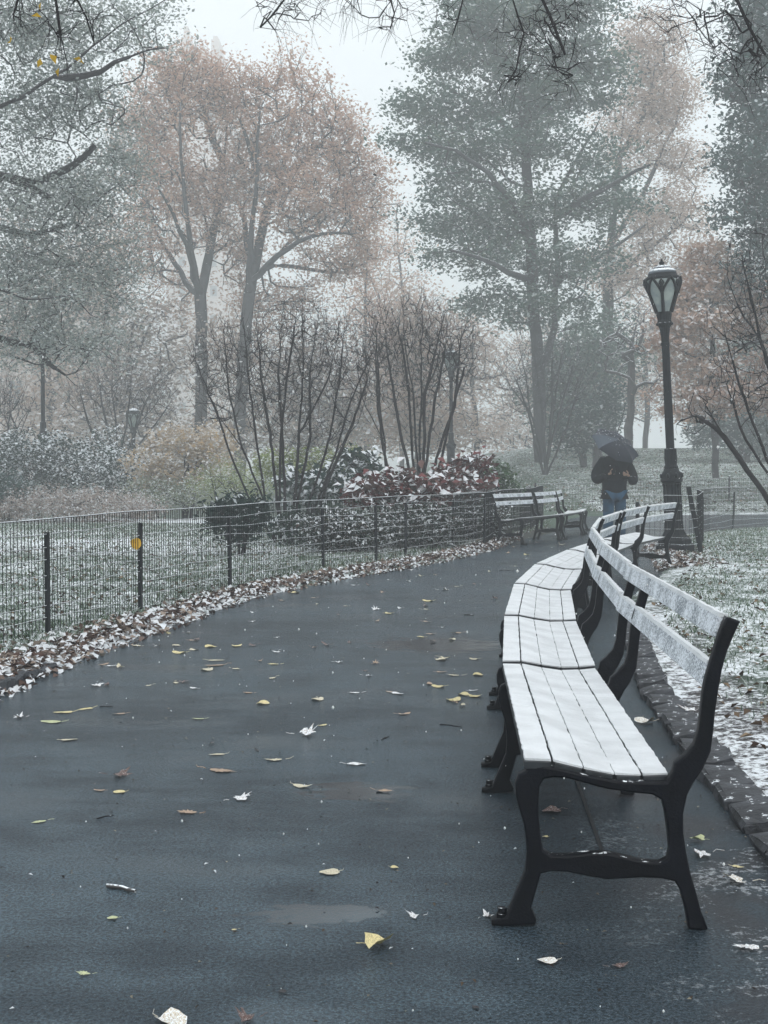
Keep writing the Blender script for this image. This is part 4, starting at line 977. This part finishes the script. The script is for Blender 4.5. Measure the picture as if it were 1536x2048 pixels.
shrub('small_tree', 'small tree with peach and cream leaves behind the left fence', [pb(370, 890, 75, 35, 34), pb(300, 925, 60, 35, 33.5), pb(420, 920, 60, 45, 34), pb(350, 960, 90, 30, 34), pb(330, 880, 35, 25, 34), pb(440, 880, 40, 30, 35)], 5600, .13, M['l_peach'], 76, cat='tree', up_=1.2, rstem=.05, spread=.1, bark='bark')
shrub('yellow_green_shrub', 'yellow-green fernlike bush between the peach tree and bare stems', [pb(450, 950, 60, 35, 30), pb(500, 975, 60, 32, 29), pb(420, 975, 50, 25, 30)], 3800, .07, M['l_yellowgreen'], 77, aspect=.3)
shrub('yellow_green_shrub', 'brighter yellow-green bush seen through the bare shrub stems', [pb(560, 935, 60, 38, 28), pb(640, 940, 60, 38, 28), pb(700, 930, 50, 30, 28)], 4200, .09, M['l_yellowgreen'], 78)
shrub('snowy_hydrangea', 'drooping broad-leaved bush under snow left of the red-leaved one', [pb(715, 930, 45, 32, 24.5), pb(660, 975, 50, 40, 23.5), pb(600, 975, 50, 35, 24)], 1500, .19, M['l_snowy'], 79, droop=1.0, aspect=.6)
shrub('evergreen_shrub', 'dark glossy evergreen shrub close behind the left fence', [pb(470, 1040, 52, 44, 18.8), pb(500, 1030, 40, 34, 18.9), pb(440, 1035, 30, 28, 18.7)], 3600, .095, M['l_ever'], 80, aspect=.35, up_=.2)
shrub('evergreen_shrub', 'dark low evergreen around the feet of the large bare shrub', [pb(590, 1055, 50, 28, 21), pb(660, 1045, 45, 26, 21.5)], 1700, .10, M['l_dk'], 81, aspect=.4, up_=.2)
shrub('red_leaved_shrub', 'dark red broad-leaved shrub with snow on its leaves behind the fence', [pb(735, 985, 50, 28, 21.2), pb(800, 978, 50, 34, 21.4), pb(860, 990, 50, 26, 21.6)], 2000, .155, M['l_red'], 82, aspect=.65, droop=.7)
shrub('red_leaved_shrub', 'second red-leaved snowy shrub, higher, left of the benches across the path', [pb(900, 952, 45, 26, 24), pb(950, 942, 42, 32, 24), pb(930, 980, 60, 26, 23.6)], 1900, .155, M['l_red'], 83, aspect=.65, droop=.7)
shrub('green_shrub', 'fresh green bush behind the right end of the red-leaved shrubs', [pb(985, 955, 45, 35, 26.5), pb(1010, 985, 40, 30, 26.5)], 1800, .09, leafmat('fresh_green', [(.04, .08, .045), (.07, .13, .06), (.12, .18, .09)], .35, .25), 84)
M['l_under'] = leafmat('undergrowth_leaves', [(.02, .04, .035), (.045, .07, .05), (.09, .10, .08), (.10, .07, .065)], .55, .15, .9)
for k, (px, py, rx, ry, Yq, nn, lab) in enumerate([(690, 1065, 90, 38, 19.6, 3300, 'snowy green undergrowth at the fence right of the evergreen'), (830, 1050, 90, 40, 20.8, 3300, 'snowy undergrowth below the first red-leaved shrub'), (950, 1040, 70, 36, 23.2, 2600, 'snowy undergrowth below the second red-leaved shrub')]):
    shrub('undergrowth', lab, [pb(px, py, rx, ry, Yq)], int(nn * 1.4), .075, M['l_under'], 85 + k, cat='plants')
shrub('conifer', 'low dark green conifer behind the person', [pb(1170, 855, 70, 45, 58), pb(1225, 810, 35, 35, 58), pb(1140, 880, 40, 30, 58)], 5000, .22, M['l_darkgreen'], 90, cat='tree', nst=90, rstem=.12, spread=.25)
shrub('conifer', 'dark conifer at the foot of the slope right of the young oak', [pb(1470, 850, 70, 50, 62), pb(1520, 880, 60, 30, 62), pb(1400, 870, 30, 25, 62)], 6000, .22, M['l_darkgreen'], 91, cat='tree', nst=90, rstem=.12, spread=.25)

# ---------------------------------------------------------------- overhanging branches, close to the camera
def hanging(name, label, root_pts, blobs, ntip, seed, rbase=.03, cat='branch', leafn=0):
    r = np.random.RandomState(seed); T = ellips(r, blobs, ntip, .6)
    g = grow([[tuple(q) for q in s] for s in root_pts], T, r, .13, -.30, .09, .0018, rbase)
    base = np.array(root_pts[0][0]); root = empty(name, tuple(base), 0, label, cat)
    g = twiggy(g, 120, .14, r, .0013, -.4); g = (g[0] - base,) + g[1:]; link('twigs', branch_mesh('twigs', g, 6, 3, .006), M['bark'], root)
    if leafn:
        e = g[0][g[3]]; k = r.randint(0, len(e), leafn)
        for i in k:
            me_ = leaf_mesh('leaf', e[i][None] + [[0, 0, -.04]], .055, r, .1, .7, fold=True, droop=1.5); link('leaf', me_, M['l_yellow'], root)
    return root
# tree standing outside the view on the right carries the limbs above
make_tree('overhanging_tree', 'bare dark tree whose drooping twigs hang down along the top edge', 'tree',
    [[(4.9, 10.6, -.1), (4.8, 10.6, 2.2), (4.3, 10.4, 4.2), (3.2, 10.2, 5.6), (1.6, 10.0, 6.0), (.2, 9.9, 5.6), (-.8, 9.8, 5.2)],
     pl(10, (1180, -360), (1090, -150), (1050, -60), (1085, 0), (1110, 60), (1130, 110)),
     pl(9.8, (1060, -100), (1020, -20), (1045, 60), (1040, 120), (1015, 165)),
     pl(10.2, (700, -180), (620, -60), (560, 10), (520, 55)),
     pl(10.4, (1450, -350), (1400, -120), (1470, -10), (1500, 60), (1530, 110)),
     pl(10.1, (760, -200), (760, -60), (790, 30), (770, 90)),
     pl(10.1, (950, -200), (930, -60), (925, 20), (905, 70))],
    [pb(1110, 40, 60, 55, 10, .35), pb(1110, 60, 50, 60, 10, .25), pb(1120, 140, 55, 70, 10, .3), pb(1040, 60, 50, 60, 10, .3), pb(1030, 150, 45, 28, 10, .3), pb(1160, 40, 25, 60, 10, .3), pb(580, 15, 75, 40, 10, .4), pb(780, 20, 50, 50, 10, .3), pb(900, 20, 60, 35, 10, .3), pb(1350, 20, 80, 50, 10.3, .4), pb(1450, 70, 80, 80, 10.3, .5), pb(1510, 130, 40, 60, 10.3, .4), pb(690, 0, 40, 25, 10, .4)],
    700, 0, .1, None, 41, rbase=.022, bark='bark', step=.12, rtip=.0018, jit=.07, lift=-.35, sides=6, main_r=(.16, .035), twigs=1000, tw=.2, twr=.0011, tup=-.5)
hanging('leafy_branch', 'dark twigs with a few yellow leaves in the top left corner', [pl(7.4, (60, -190), (95, -60), (112, 20), (125, 80), (133, 120)), pl(7.4, (100, -80), (150, -10), (170, 50), (188, 85)), pl(7.4, (80, -120), (45, -40), (30, 20))],
        [pb(120, 60, 35, 60, 7.4, .2), pb(170, 40, 40, 50, 7.4, .2), pb(40, 20, 40, 35, 7.4, .2)], 42, 42, rbase=.014, leafn=7)

# ---------------------------------------------------------------- buildings in the haze
M['facade'] = pbr('pale_stone_facade', (.52, .45, .42), .9, .08, .2)
M['window'] = pbr('dark_window', (.08, .09, .10), .3, .1, 3)
def tower(name, label, x0, x1, Y, blocks, ww, wh, gx, gz, piers=True):
    c = P((x0 + x1) / 2, 943, Y); root = empty(name, (c.x, Y, -1), 0, label, 'building')
    bm = bmesh.new(); s = Y / F; wins = []
    for (a, b_, t0, t1, dep) in blocks:
        xa, xb = (a - 768) * s - c.x, (b_ - 768) * s - c.x; za, zb = max(0, CAMH + (943 - t1) * s + 1), CAMH + (943 - t0) * s + 1
        box(bm, ((xa + xb) / 2, dep / 2, (za + zb) / 2), (xb - xa, dep, zb - za))
        nxx = int((xb - xa) / gx); nzz = int((zb - za) / gz)
        for i in range(nxx):
            for j in range(nzz): wins.append((xa + (i + .5) * (xb - xa) / nxx, za + (j + .5) * (zb - za) / nzz))
        if piers:
            for i in range(nxx + 1):
                box(bm, (xa + i * (xb - xa) / max(1, nxx), -.45, (za + zb) / 2), (.7, .9, zb - za - .4))
    link('wall', bm_mesh('wall', bm), M['facade'], root)
    bm = bmesh.new(); box(bm, (0, 0, 0), (ww, .3, wh)); wm = bm_mesh('window', bm); wm.materials.append(M['window'])
    if len(wins) > 290: wins = wins[:290]
    for x, z in wins:
        o = link('window', wm, None, root); o.location = (x, -.10, z)
    return root
tower('apartment_building', 'pale hazy building with upright piers behind the left trees', -20, 210, 130, [(-60, 190, 560, 830, 14), (190, 235, 640, 830, 12), (-60, 260, 830, 960, 16)], 1.3, 2.2, 2.9, 3.6)
tower('twin_towered_building', 'very faint twin-towered building above the left russet maple', 330, 460, 225,
      [(335, 460, 150, 960, 30), (366, 386, 84, 150, 6), (372, 380, 62, 84, 3), (398, 416, 108, 150, 6), (404, 411, 98, 108, 3), (426, 442, 88, 150, 6), (430, 439, 82, 88, 3), (443, 452, 122, 150, 5)], 1.1, 1.7, 4, 5, False)

# ---------------------------------------------------------------- fallen leaves, sticks
def outline(kind, r):
    if kind == 'maple':
        key = [(0, 1), (.22, .52), (.42, .62), (.62, .88), (.80, .42), (1.05, .62), (1.45, .82), (1.7, .40), (2.1, .42), (2.5, .40), (2.9, .16)]
    elif kind == 'oak':
        key = [(0, 1), (.25, .62), (.42, .8), (.62, .45), (.85, .66), (1.1, .36), (1.5, .50), (1.8, .28), (2.4, .36), (2.9, .5)]
    elif kind == 'round':
        key = [(0, 1), (.4, .88), (.9, .78), (1.5, .75), (2.1, .80), (2.7, .82), (3.0, .7)]
    else:
        key = [(0, 1), (.25, .80), (.6, .52), (1.1, .40), (1.57, .38), (2.1, .42), (2.6, .58), (2.95, .7)]
    full = key + [(2 * math.pi - a, b_) for a, b_ in reversed(key[1:])]
    return [(a, b_ * r.uniform(.9, 1.08)) for a, b_ in full]
def leafmesh(kind, curl, r, name='fallen_leaf', stem=True):
    o_ = outline(kind, r); bm = bmesh.new(); k1, k2 = r.uniform(0, 6.28), r.uniform(0, 6.28); ax = r.uniform(0, 3.14)
    def zz(x, y):
        u = x * math.cos(ax) + y * math.sin(ax)
        return curl * (u * u * .9 + .16 * math.sin(5 * x + k1) * math.sin(4 * y + k2) + .05 * math.sin(11 * x + k2)) + .03
    ce = bm.verts.new((0, 0, zz(0, 0) * .6)); rings = []
    for f in (.5, 1.0):
        rings.append([bm.verts.new((math.cos(a) * b_ * f * .5, math.sin(a) * b_ * f * .5, zz(math.cos(a) * b_ * f, math.sin(a) * b_ * f) * .5)) for a, b_ in o_])
    n_ = len(o_)
    for i in range(n_):
        j = (i + 1) % n_; bm.faces.new((ce, rings[0][i], rings[0][j])); bm.faces.new((rings[0][i], rings[1][i], rings[1][j], rings[0][j]))
    mn = min(v.co.z for v in bm.verts)
    for v in bm.verts: v.co.z -= mn
    if stem:
        e = Vector((-.36, 0, ce.co.z)); last = None
        for k in range(4):
            c = e + Vector((-.09 * k, .03 * k * k * r.uniform(-1, 1), .02 * k)); w_ = .012
            cur = [bm.verts.new(c + Vector((0, w_, 0))), bm.verts.new(c + Vector((0, -w_, 0))), bm.verts.new(c + Vector((0, 0, w_ * 1.6)))]
            if last:
                for q in range(3): bm.faces.new((last[q], last[(q + 1) % 3], cur[(q + 1) % 3], cur[q]))
            last = cur
    return bm_mesh(name, bm, True)
LM = {}
def lmat(key, col, snow, rough=.5):
    LM[key] = pbr(key + '_leaf', col, rough, .35, 22, snow=snow, bumpy=.3, bscale=60, snow_at=(.3, .7)); LM[key].node_tree  # wet leaf
for k_, c_, s_ in (('tan', (.34, .24, .17), .0), ('cream', (.52, .47, .34), .1), ('yellow', (.58, .50, .26), .0), ('yellowgreen', (.44, .47, .27), .0), ('brown', (.10, .055, .045), .12), ('dark', (.018, .016, .018), .0), ('white', (.42, .37, .34), .5), ('snowcream', (.5, .42, .30), .45)): lmat(k_, c_, s_)
lr = random.Random(77)
FL = [ # px, py, width px, kind, colour, curl, label
 (610,1469,56,'maple','white',1.6,'crumpled snow-dusted leaf clump lying alone in mid path'),
 (437,1540,72,'oak','tan',.35,'large flat tan lobed leaf with a raised stem, left of path centre'),
 (478,1597,56,'maple','white',.8,'white snow-covered lobed leaf below the large flat tan leaf'),
 (379,1624,58,'oak','tan',.5,'tan lobed leaf with long stem, lower left of the white one'),
 (236,1551,54,'maple','brown',1.5,'dark crumpled leaf holding snow near the left of the path'),
 (603,1572,48,'oval','cream',.9,'pale folded oval leaf with dark tip near the path centre'),
 (661,1743,42,'round','cream',.25,'broad cream oval leaf with a small stem beside the long puddle'),
 (753,1888,60,'round','yellow',2.6,'curled yellow leaf with a dark hollow under its raised edge'),
 (831,1833,40,'maple','white',1.5,'small snow-filled crumpled leaf with a thin stem left of the bench foot'),
 (972,1833,34,'maple','white',1.7,'small whitish crumpled leaf right next to the near bench foot'),
 (1096,1921,44,'round','snowcream',.7,'pale yellow rounded leaf just in front of the nearest bench'),
 (1236,1931,46,'oak','brown',1.0,'small reddish-brown pointed leaf in front of the nearest bench'),
 (340,2040,76,'round','snowcream',1.6,'large pale rounded leaf at the bottom edge of the view'),
 (497,2038,62,'maple','brown',1.9,'dark brown spiky curled leaf at the bottom edge'),
 (226,1835,24,'round','yellowgreen',.6,'small yellow-green leaf below the snowy stick'),
 (171,1946,36,'oak','yellowgreen',.4,'flat yellow-green leaf near the lower left corner'),
 (470,1858,16,'oak','yellow',.4,'tiny yellow leaf scrap near the bottom of the path'),
 (82,1642,36,'oak','yellowgreen',.3,'thin yellow-green leaf near the left edge of the view'),
 (105,1443,48,'oval','yellowgreen',.25,'long narrow yellow-green leaf, largest of the left cluster'),
 (128,1424,44,'oval','yellow',.3,'long yellow leaf just above the narrow yellow-green one'),
 (173,1417,34,'oval','yellow',.3,'flat yellow leaf at the right of the left cluster'),
 (240,1427,30,'oval','tan',.3,'small tan leaf right of the left yellow cluster'),
 (136,1479,38,'oval','cream',.3,'slender cream leaf alone below the left cluster'),
 (41,1435,30,'maple','white',1.4,'white snowy crumpled leaf by the left edge'),
 (421,1487,20,'maple','brown',1.6,'small brown crumpled leaf upper left of the large tan leaf'),
 (516,1500,20,'maple','dark',1.2,'small black wet leaf scrap left of the snowy clump'),
 (552,1519,50,'oak','cream',.4,'cream lobed leaf lying flat under the snowy clump'),
 (709,1528,46,'oval','white',.9,'white folded leaf right of the path centre'),
 (766,1581,42,'oval','tan',.8,'brownish folded leaf at the edge of a dark puddle'),
 (645,1450,20,'oval','yellow',.4,'little yellow leaf just above the snowy clump'),
 (436,1508,34,'oval','cream',.25,'pale flat leaf just above the large tan leaf'),
 (200,1580,26,'oval','tan',.4,'small tan leaf below the dark crumpled one'),
 (240,1583,26,'round','yellow',.4,'small yellow leaf, one of a pair under the dark crumpled leaf'),
 (398,1437,28,'oval','yellowgreen',.3,'pale green sliver of a leaf in mid left path'),
 (498,1385,30,'oak','tan',.3,'flat yellowish leaf alone in the upper middle of the path'),
 (711,1385,32,'oak','white',.3,'pale leaf right of centre above the tan one'),
 (806,1428,32,'oval','tan',1.0,'tan curled leaf left of the second bench'),
 (788,1734,18,'round','yellow',.9,'small yellow leaf right of the broad cream one'),
 (565,1982,20,'round','dark',.8,'small black leaf near the bottom centre'),
 (952,2014,16,'round','dark',1.0,'tiny dark leaf scrap in the lower right of the path'),
 (1104,1622,44,'round','brown',1.2,'brown leaf under the seat of the nearest bench'),
 (1187,1716,22,'oval','yellow',.6,'small yellow leaf under the bench by the paving joint'),
 (1091,1673,14,'round','yellow',1.0,'tiny yellow leaf behind the near bench front leg'),
 (1396,1680,32,'round','yellowgreen',2.4,'upright greenish-yellow leaf against the kerb stones'),
 (1408,1709,62,'maple','white',1.2,'long snowy leaf below the upright greenish-yellow one'),
 (1478,1762,72,'maple','snowcream',1.1,'big creamy lobed leaf with snow by the kerb at right'),
 (1475,1733,28,'oval','yellow',.7,'small yellow leaf above the big creamy one by the kerb'),
 (1500,1895,70,'oak','white',1.0,'snowy leaf at the lower right edge of the view'),
 (1385,1440,60,'maple','white',.9,'snowy brown leaf on the soil right of the bench back leg'),
 (1290,1445,44,'round','snowcream',2.2,'pale leaf standing against the kerb behind the nearest bench'),
 (888,1180,26,'maple','white',1.0,'whitish leaf in the far middle of the path'),
 (992,1197,22,'maple','brown',1.4,'brown leaf left of the third bench seat'),
 (914,1266,26,'oval','tan',.9,'tan curled leaf left of the third bench'),
 (884,1255,14,'maple','white',1.4,'tiny snow-filled leaf beside a dark wet stain'),
 (910,1350,34,'oak','cream',.3,'flat cream leaf left of the first bench seat'),
 (432,1330,44,'oval','tan',.15,'long flat tan leaf in the upper left of the path'),
 (430,1320,36,'oval','cream',.15,'thin pale leaf just above the long flat tan one'),
 (352,1291,18,'round','cream',.9,'small cream leaf near the litter strip'),
 (18,1384,28,'maple','snowcream',.9,'cream leaf where the litter strip meets the left edge'),
 (701,1285,16,'maple','brown',1.3,'little reddish leaf in the middle of the far path'),
]
for (px, py, wpx, kd, colr, curl, lab) in FL:
    h_ = 0.0
    x = G(px, py, .005)
    if px > 1440: h_ = .0
    s = wpx / F * x.y / .92 * 1.0
    me_ = leafmesh(kd, curl * (.5 if kd == 'maple' else .33), lr); me_.materials.append(LM[colr])
    o = bpy.data.objects.new('fallen_leaf', me_); C.objects.link(o); o.scale = (s, s * lr.uniform(.9, 1.1), s)
    sdv = float(sdist(np.array([x.x]), np.array([x.y]))[0]); zz0 = max(.004, (zt1(x.x, x.y) + .004) if sdv > -.05 else .004)
    if sdv > -.05 and x.y < 11 and x.x > 0: zz0 = max(zz0, .05 if sdv < .25 else zz0)
    o.location = (x.x, x.y, zz0); o.rotation_euler = (lr.uniform(-.05, .05), lr.uniform(-.05, .05), lr.choice([0, 3.14]) + lr.uniform(-.6, .6))
    tag(o, lab, 'leaf', 'fallen leaves')
# the many small ones farther up the path
pm_ = [leafmesh(k, c, lr) for k, c in (('oak', .15), ('oval', .2), ('maple', .5), ('round', .3), ('maple', .9), ('oval', .5))]
cols_ = ['cream', 'tan', 'white', 'yellow', 'white', 'brown', 'cream', 'tan']
protos = []
for i, me_ in enumerate(pm_):
    for c_ in (cols_[i], cols_[(i + 3) % 8]):
        m2 = me_.copy(); m2.materials.append(LM[c_]); protos.append((m2, {'cream': 'pale cream', 'tan': 'tan', 'white': 'snow-dusted', 'yellow': 'yellow', 'brown': 'dark brown'}[c_] + ' ' + ('lobed', 'oval', 'pointed', 'rounded', 'crumpled', 'slender')[i]))
cnt = 0
while cnt < 120:
    py = 1085 + 330 * lr.random() ** 1.6; px = lr.uniform(20, 1180); x = G(px, py)
    sdv = float(sdist(np.array([x.x]), np.array([x.y]))[0])
    if sdv > -.12: continue
    if any(abs(px - q[0]) < 25 and abs(py - q[1]) < 8 for q in FL): continue
    me_, look = lr.choice(protos); o = bpy.data.objects.new('fallen_leaf', me_); C.objects.link(o); s = lr.uniform(.06, .12); o.scale = (s, s, s)
    o.location = (x.x, x.y, .004); o.rotation_euler = (0, 0, lr.uniform(0, 6.28)); cnt += 1
    f_ = (px - np.interp(py, [1090, 1155, 1225, 1280, 1342, 1392], [1010, 700, 420, 260, 100, 0])) / 900
    tag(o, 'small %s leaf lying %s, %s' % (look, 'beside the litter strip' if f_ < .18 else 'left of mid path' if f_ < .42 else 'in mid path' if f_ < .62 else 'towards the benches',
        'far up by the bend' if x.y > 17 else 'level with the fifth bench' if x.y > 12.5 else 'level with the fourth bench' if x.y > 10.2 else 'level with the third bench' if x.y > 8.4 else 'level with the second bench'), 'leaf', 'small fallen leaves on the far path')
def stick(a, b_, rad, label, mat='bark', snowy=False, bend=.01):
    a, b_ = G(*a, rad), G(*b_, rad); m_ = (a + b_) / 2 + Vector((0, bend, 0))
    V, Fq = tubes([([a, a.lerp(m_, .5), m_, m_.lerp(b_, .5) + Vector((0, -bend * .4, 0)), b_], [rad, rad, rad * .9, rad * .85, rad * .7])], 6)
    o = link('stick', npmesh('stick', V, Fq, True), M[mat]); tag(o, label, 'stick', 'sticks on the path')
    return o
stick((214, 1771), (271, 1782), .007, 'short thick snow-topped stick on the lower left of the path', 'bark_snow')
stick((879, 1448), (924, 1454), .0025, 'thin dark twig left of the nearest bench seat')
stick((763, 1479), (778, 1473), .003, 'tiny dark twig right of the snowy leaf clump')
stick((199, 1413), (226, 1413), .003, 'thin straight twig near the left litter strip')
stick((214, 1843), (240, 1905), .0018, 'faint thin twig near the lower left') if False else None
stick((193, 1637), (228, 1630), .002, 'faint thin twig left of the tan lobed leaf')
stick((998, 1141), (1028, 1141), .004, 'dark stick on the far path left of the benches')
stick((928, 1229), (948, 1230), .005, 'short dark stick left of the third bench')
# yellow leaf caught on the fence post, another in the air, and one at the litter's edge
def loose_leaf(pos, size, colr, label, rot):
    me_ = leafmesh('round', .3, lr); me_.materials.append(LM[colr]); o = bpy.data.objects.new('leaf', me_); C.objects.link(o); o.location = pos; o.scale = (size,) * 3; o.rotation_euler = rot
    tag(o, label, 'leaf')
LM['bright'] = pbr('bright_yellow_leaf', (.62, .36, .02), .5, .2, 15)
y_ = G(281, 1224, .03).y
loose_leaf(P(272, 1086, y_ - .05), .125, 'bright', 'bright yellow leaf caught on the second fence post', (R(80), R(80), R(5)))
loose_leaf(P(749, 350, 9), .035, 'dark', 'single dark leaf falling through the air against the trees', (R(50), R(20), 0))
loose_leaf(P(76, 1290, 9.4), .075, 'yellowgreen', 'yellow-green leaf at the foot of the first fence post', (R(50), 0, R(20)))

# ---------------------------------------------------------------- leaf litter, turf, drifting snow (nobody could count them)
r = np.random.RandomState(9)
def scatter(n, x0, x1, y0, y1, dens):
    out = []
    while sum(len(a) for a in out) < n:
        k = n * 4; y = y0 + (y1 - y0) * r.uniform(0, 1, k) ** 1.35; x = r.uniform(x0, x1, k); s = sdist(x, y); keep = r.uniform(0, 1, k) < dens(x, y, s)
        out.append(np.stack([x[keep], y[keep], zt(x[keep], y[keep], s[keep])], -1))
    return np.concatenate(out)[:n]
left = lambda x, y: x < np.interp(y, [0, 20, 38], [-.5, 2, 4.4])
strip = scatter(7800, -4, 5, 5, 30, lambda x, y, s: np.where(left(x, y) & (s > -.10) & (s < .62), np.exp(-np.abs(s - .16) / .12), 0))
strip2 = scatter(1500, 3.3, 5.6, 16.5, 22.5, lambda x, y, s: np.where(~left(x, y) & (s > -.08) & (s < .9), np.exp(-np.abs(s - .25) / .25), 0)); strip = np.concatenate([strip, strip2])
mound = .07 * np.exp(-((strip[:, 0] * 0 + sdist(strip[:, 0], strip[:, 1]) - .2) / .2) ** 2)
strip[:, 2] = np.maximum(strip[:, 2], 0) + r.uniform(0, 1, len(strip)) * (mound * .6 + .012) + .004
link('leaf_litter', leaf_mesh('leaf_litter', strip, .066, r, 1.3, .62, None, True), M['litter'], kind='stuff')
lawnl = scatter(8000, -9, 3, 6, 30, lambda x, y, s: np.where(left(x, y) & (s > .5), .5, 0)); lawnl[:, 2] += .012
M['litter2'] = leafmat('dark_lawn_leaves', [(.03, .022, .02), (.06, .04, .03), (.12, .085, .06), (.24, .18, .12)], .45, .1, .8)
link('lawn_leaves', leaf_mesh('lawn_leaves', lawnl, .058, r, 1.6, .6, None, True), M['litter2'], kind='stuff')
lawnr = scatter(7000, .9, 12, 4, 30, lambda x, y, s: np.where(~left(x, y) & (s > .25), .5, 0)); lawnr[:, 2] += .012
link('lawn_leaves', leaf_mesh('lawn_leaves', lawnr, .058, r, 1.6, .6, None, True), M['litter2'], kind='stuff')
farl = scatter(5000, 4, 30, 39, 72, lambda x, y, s: np.where(s > .2, .6, 0)); farl[:, 2] += .02
link('lawn_leaves', leaf_mesh('lawn_leaves', farl, .13, r, 1.6, .6, None, True), M['litter2'], kind='stuff')
def blades(n, x0, x1, y0, y1, dens, hgt, name, wid=.006):
    c = scatter(n, x0, x1, y0, y1, dens); a = r.uniform(0, 6.28, n); hh = hgt * r.uniform(.4, 1.2, n); w_ = wid * (1 + c[:, 1] * .06)
    dx = np.stack([np.cos(a), np.sin(a), 0 * a], -1) * w_[:, None] / 2; ln = r.normal(0, .5, (n, 3)) * hh[:, None]; ln[:, 2] = hh
    V = np.stack([c - dx, c + dx, c + ln], 1); v = np.repeat(r.uniform(0, 1, n), 3)
    link(name, npmesh(name, V.reshape(-1, 3), np.arange(n * 3).reshape(n, 3), False, {'v': v}), M['blade'], kind='stuff')
blades(90000, -9, 3, 7, 30, lambda x, y, s: np.where(left(x, y) & (s > .35), .35 + .3 * np.clip(bumps(x, y) * 2, -1, 1), 0), .042, 'grass')
blades(110000, 1.3, 14, 5.5, 32, lambda x, y, s: np.where(~left(x, y) & (s > .35), np.clip(.35 + .5 * bumps(x * 1.3, y * 1.3) + .02 * (y - 9), 0.02, 1), 0), .040, 'grass')
blades(60000, 3, 34, 39, 74, lambda x, y, s: np.where(s > .2, .6, 0), .05, 'grass', .01)
blades(1600, -4, 3, 9, 26, lambda x, y, s: np.where(left(x, y) & (s > .25) & (s < .8), .6, 0), .08, 'grass', .007)
deb = scatter(2600, -2.6, 5, 2.0, 24, lambda x, y, s: np.where(s < -.03, .25 + .75 * np.exp(s / .35), 0)); deb[:, 2] = .006
M['grit'] = leafmat('wet_debris', [(.012, .010, .010), (.03, .022, .018), (.07, .05, .035), (.22, .20, .15)], .12, 0.)
link('wet_debris', leaf_mesh('wet_debris', deb, .013, r, 3.0, .6, None, True), M['grit'], kind='stuff')
# falling snow
n = 6500; Yf = 1.6 + 26 * r.uniform(0, 1, n) ** .62; px = r.uniform(-60, 1596, n); py = r.uniform(-40, 2090, n)
pos = np.stack([(px - 768) * Yf / F, Yf, CAMH + (943 - py) * Yf / F], -1); pos = pos[pos[:, 2] > .03]; n = len(pos)
sz = r.uniform(.0010, .0026, n)[:, None]
oct_ = np.array([[1, 0, 0], [-1, 0, 0], [0, 1, 0], [0, -1, 0], [0, 0, 1.5], [0, 0, -1.5]])
V = (pos[:, None] + oct_[None] * sz[:, None]).reshape(-1, 3); i = np.arange(n)[:, None] * 6
Fq = np.concatenate([i + np.array(q) for q in ((0, 2, 4), (2, 1, 4), (1, 3, 4), (3, 0, 4), (2, 0, 5), (1, 2, 5), (3, 1, 5), (0, 3, 5))])
m, t, o = newmat('snowflake'); d = N(t, 'ShaderNodeBsdfDiffuse'); d.inputs[0].default_value = (.9, .9, .9, 1); tr = N(t, 'ShaderNodeBsdfTranslucent'); tr.inputs[0].default_value = (.9, .9, .9, 1)
ms = N(t, 'ShaderNodeMixShader'); ms.inputs[0].default_value = .5; L(t, d.outputs[0], ms.inputs[1]); L(t, tr.outputs[0], ms.inputs[2]); L(t, ms.outputs[0], o.inputs[0])
link('falling_snow', npmesh('falling_snow', V, Fq), m, kind='stuff')

# ---------------------------------------------------------------- haze
bm = bmesh.new(); box(bm, (0, 330, 41), (1360, 900, 92))
m, t, o = newmat('haze'); pv = N(t, 'ShaderNodeVolumePrincipled'); pv.inputs['Color'].default_value = (.945, .972, .985, 1); pv.inputs['Density'].default_value = HAZE; pv.inputs['Anisotropy'].default_value = .0
L(t, pv.outputs[0], o.inputs['Volume'])
link('haze', bm_mesh('haze', bm), m, kind='stuff')
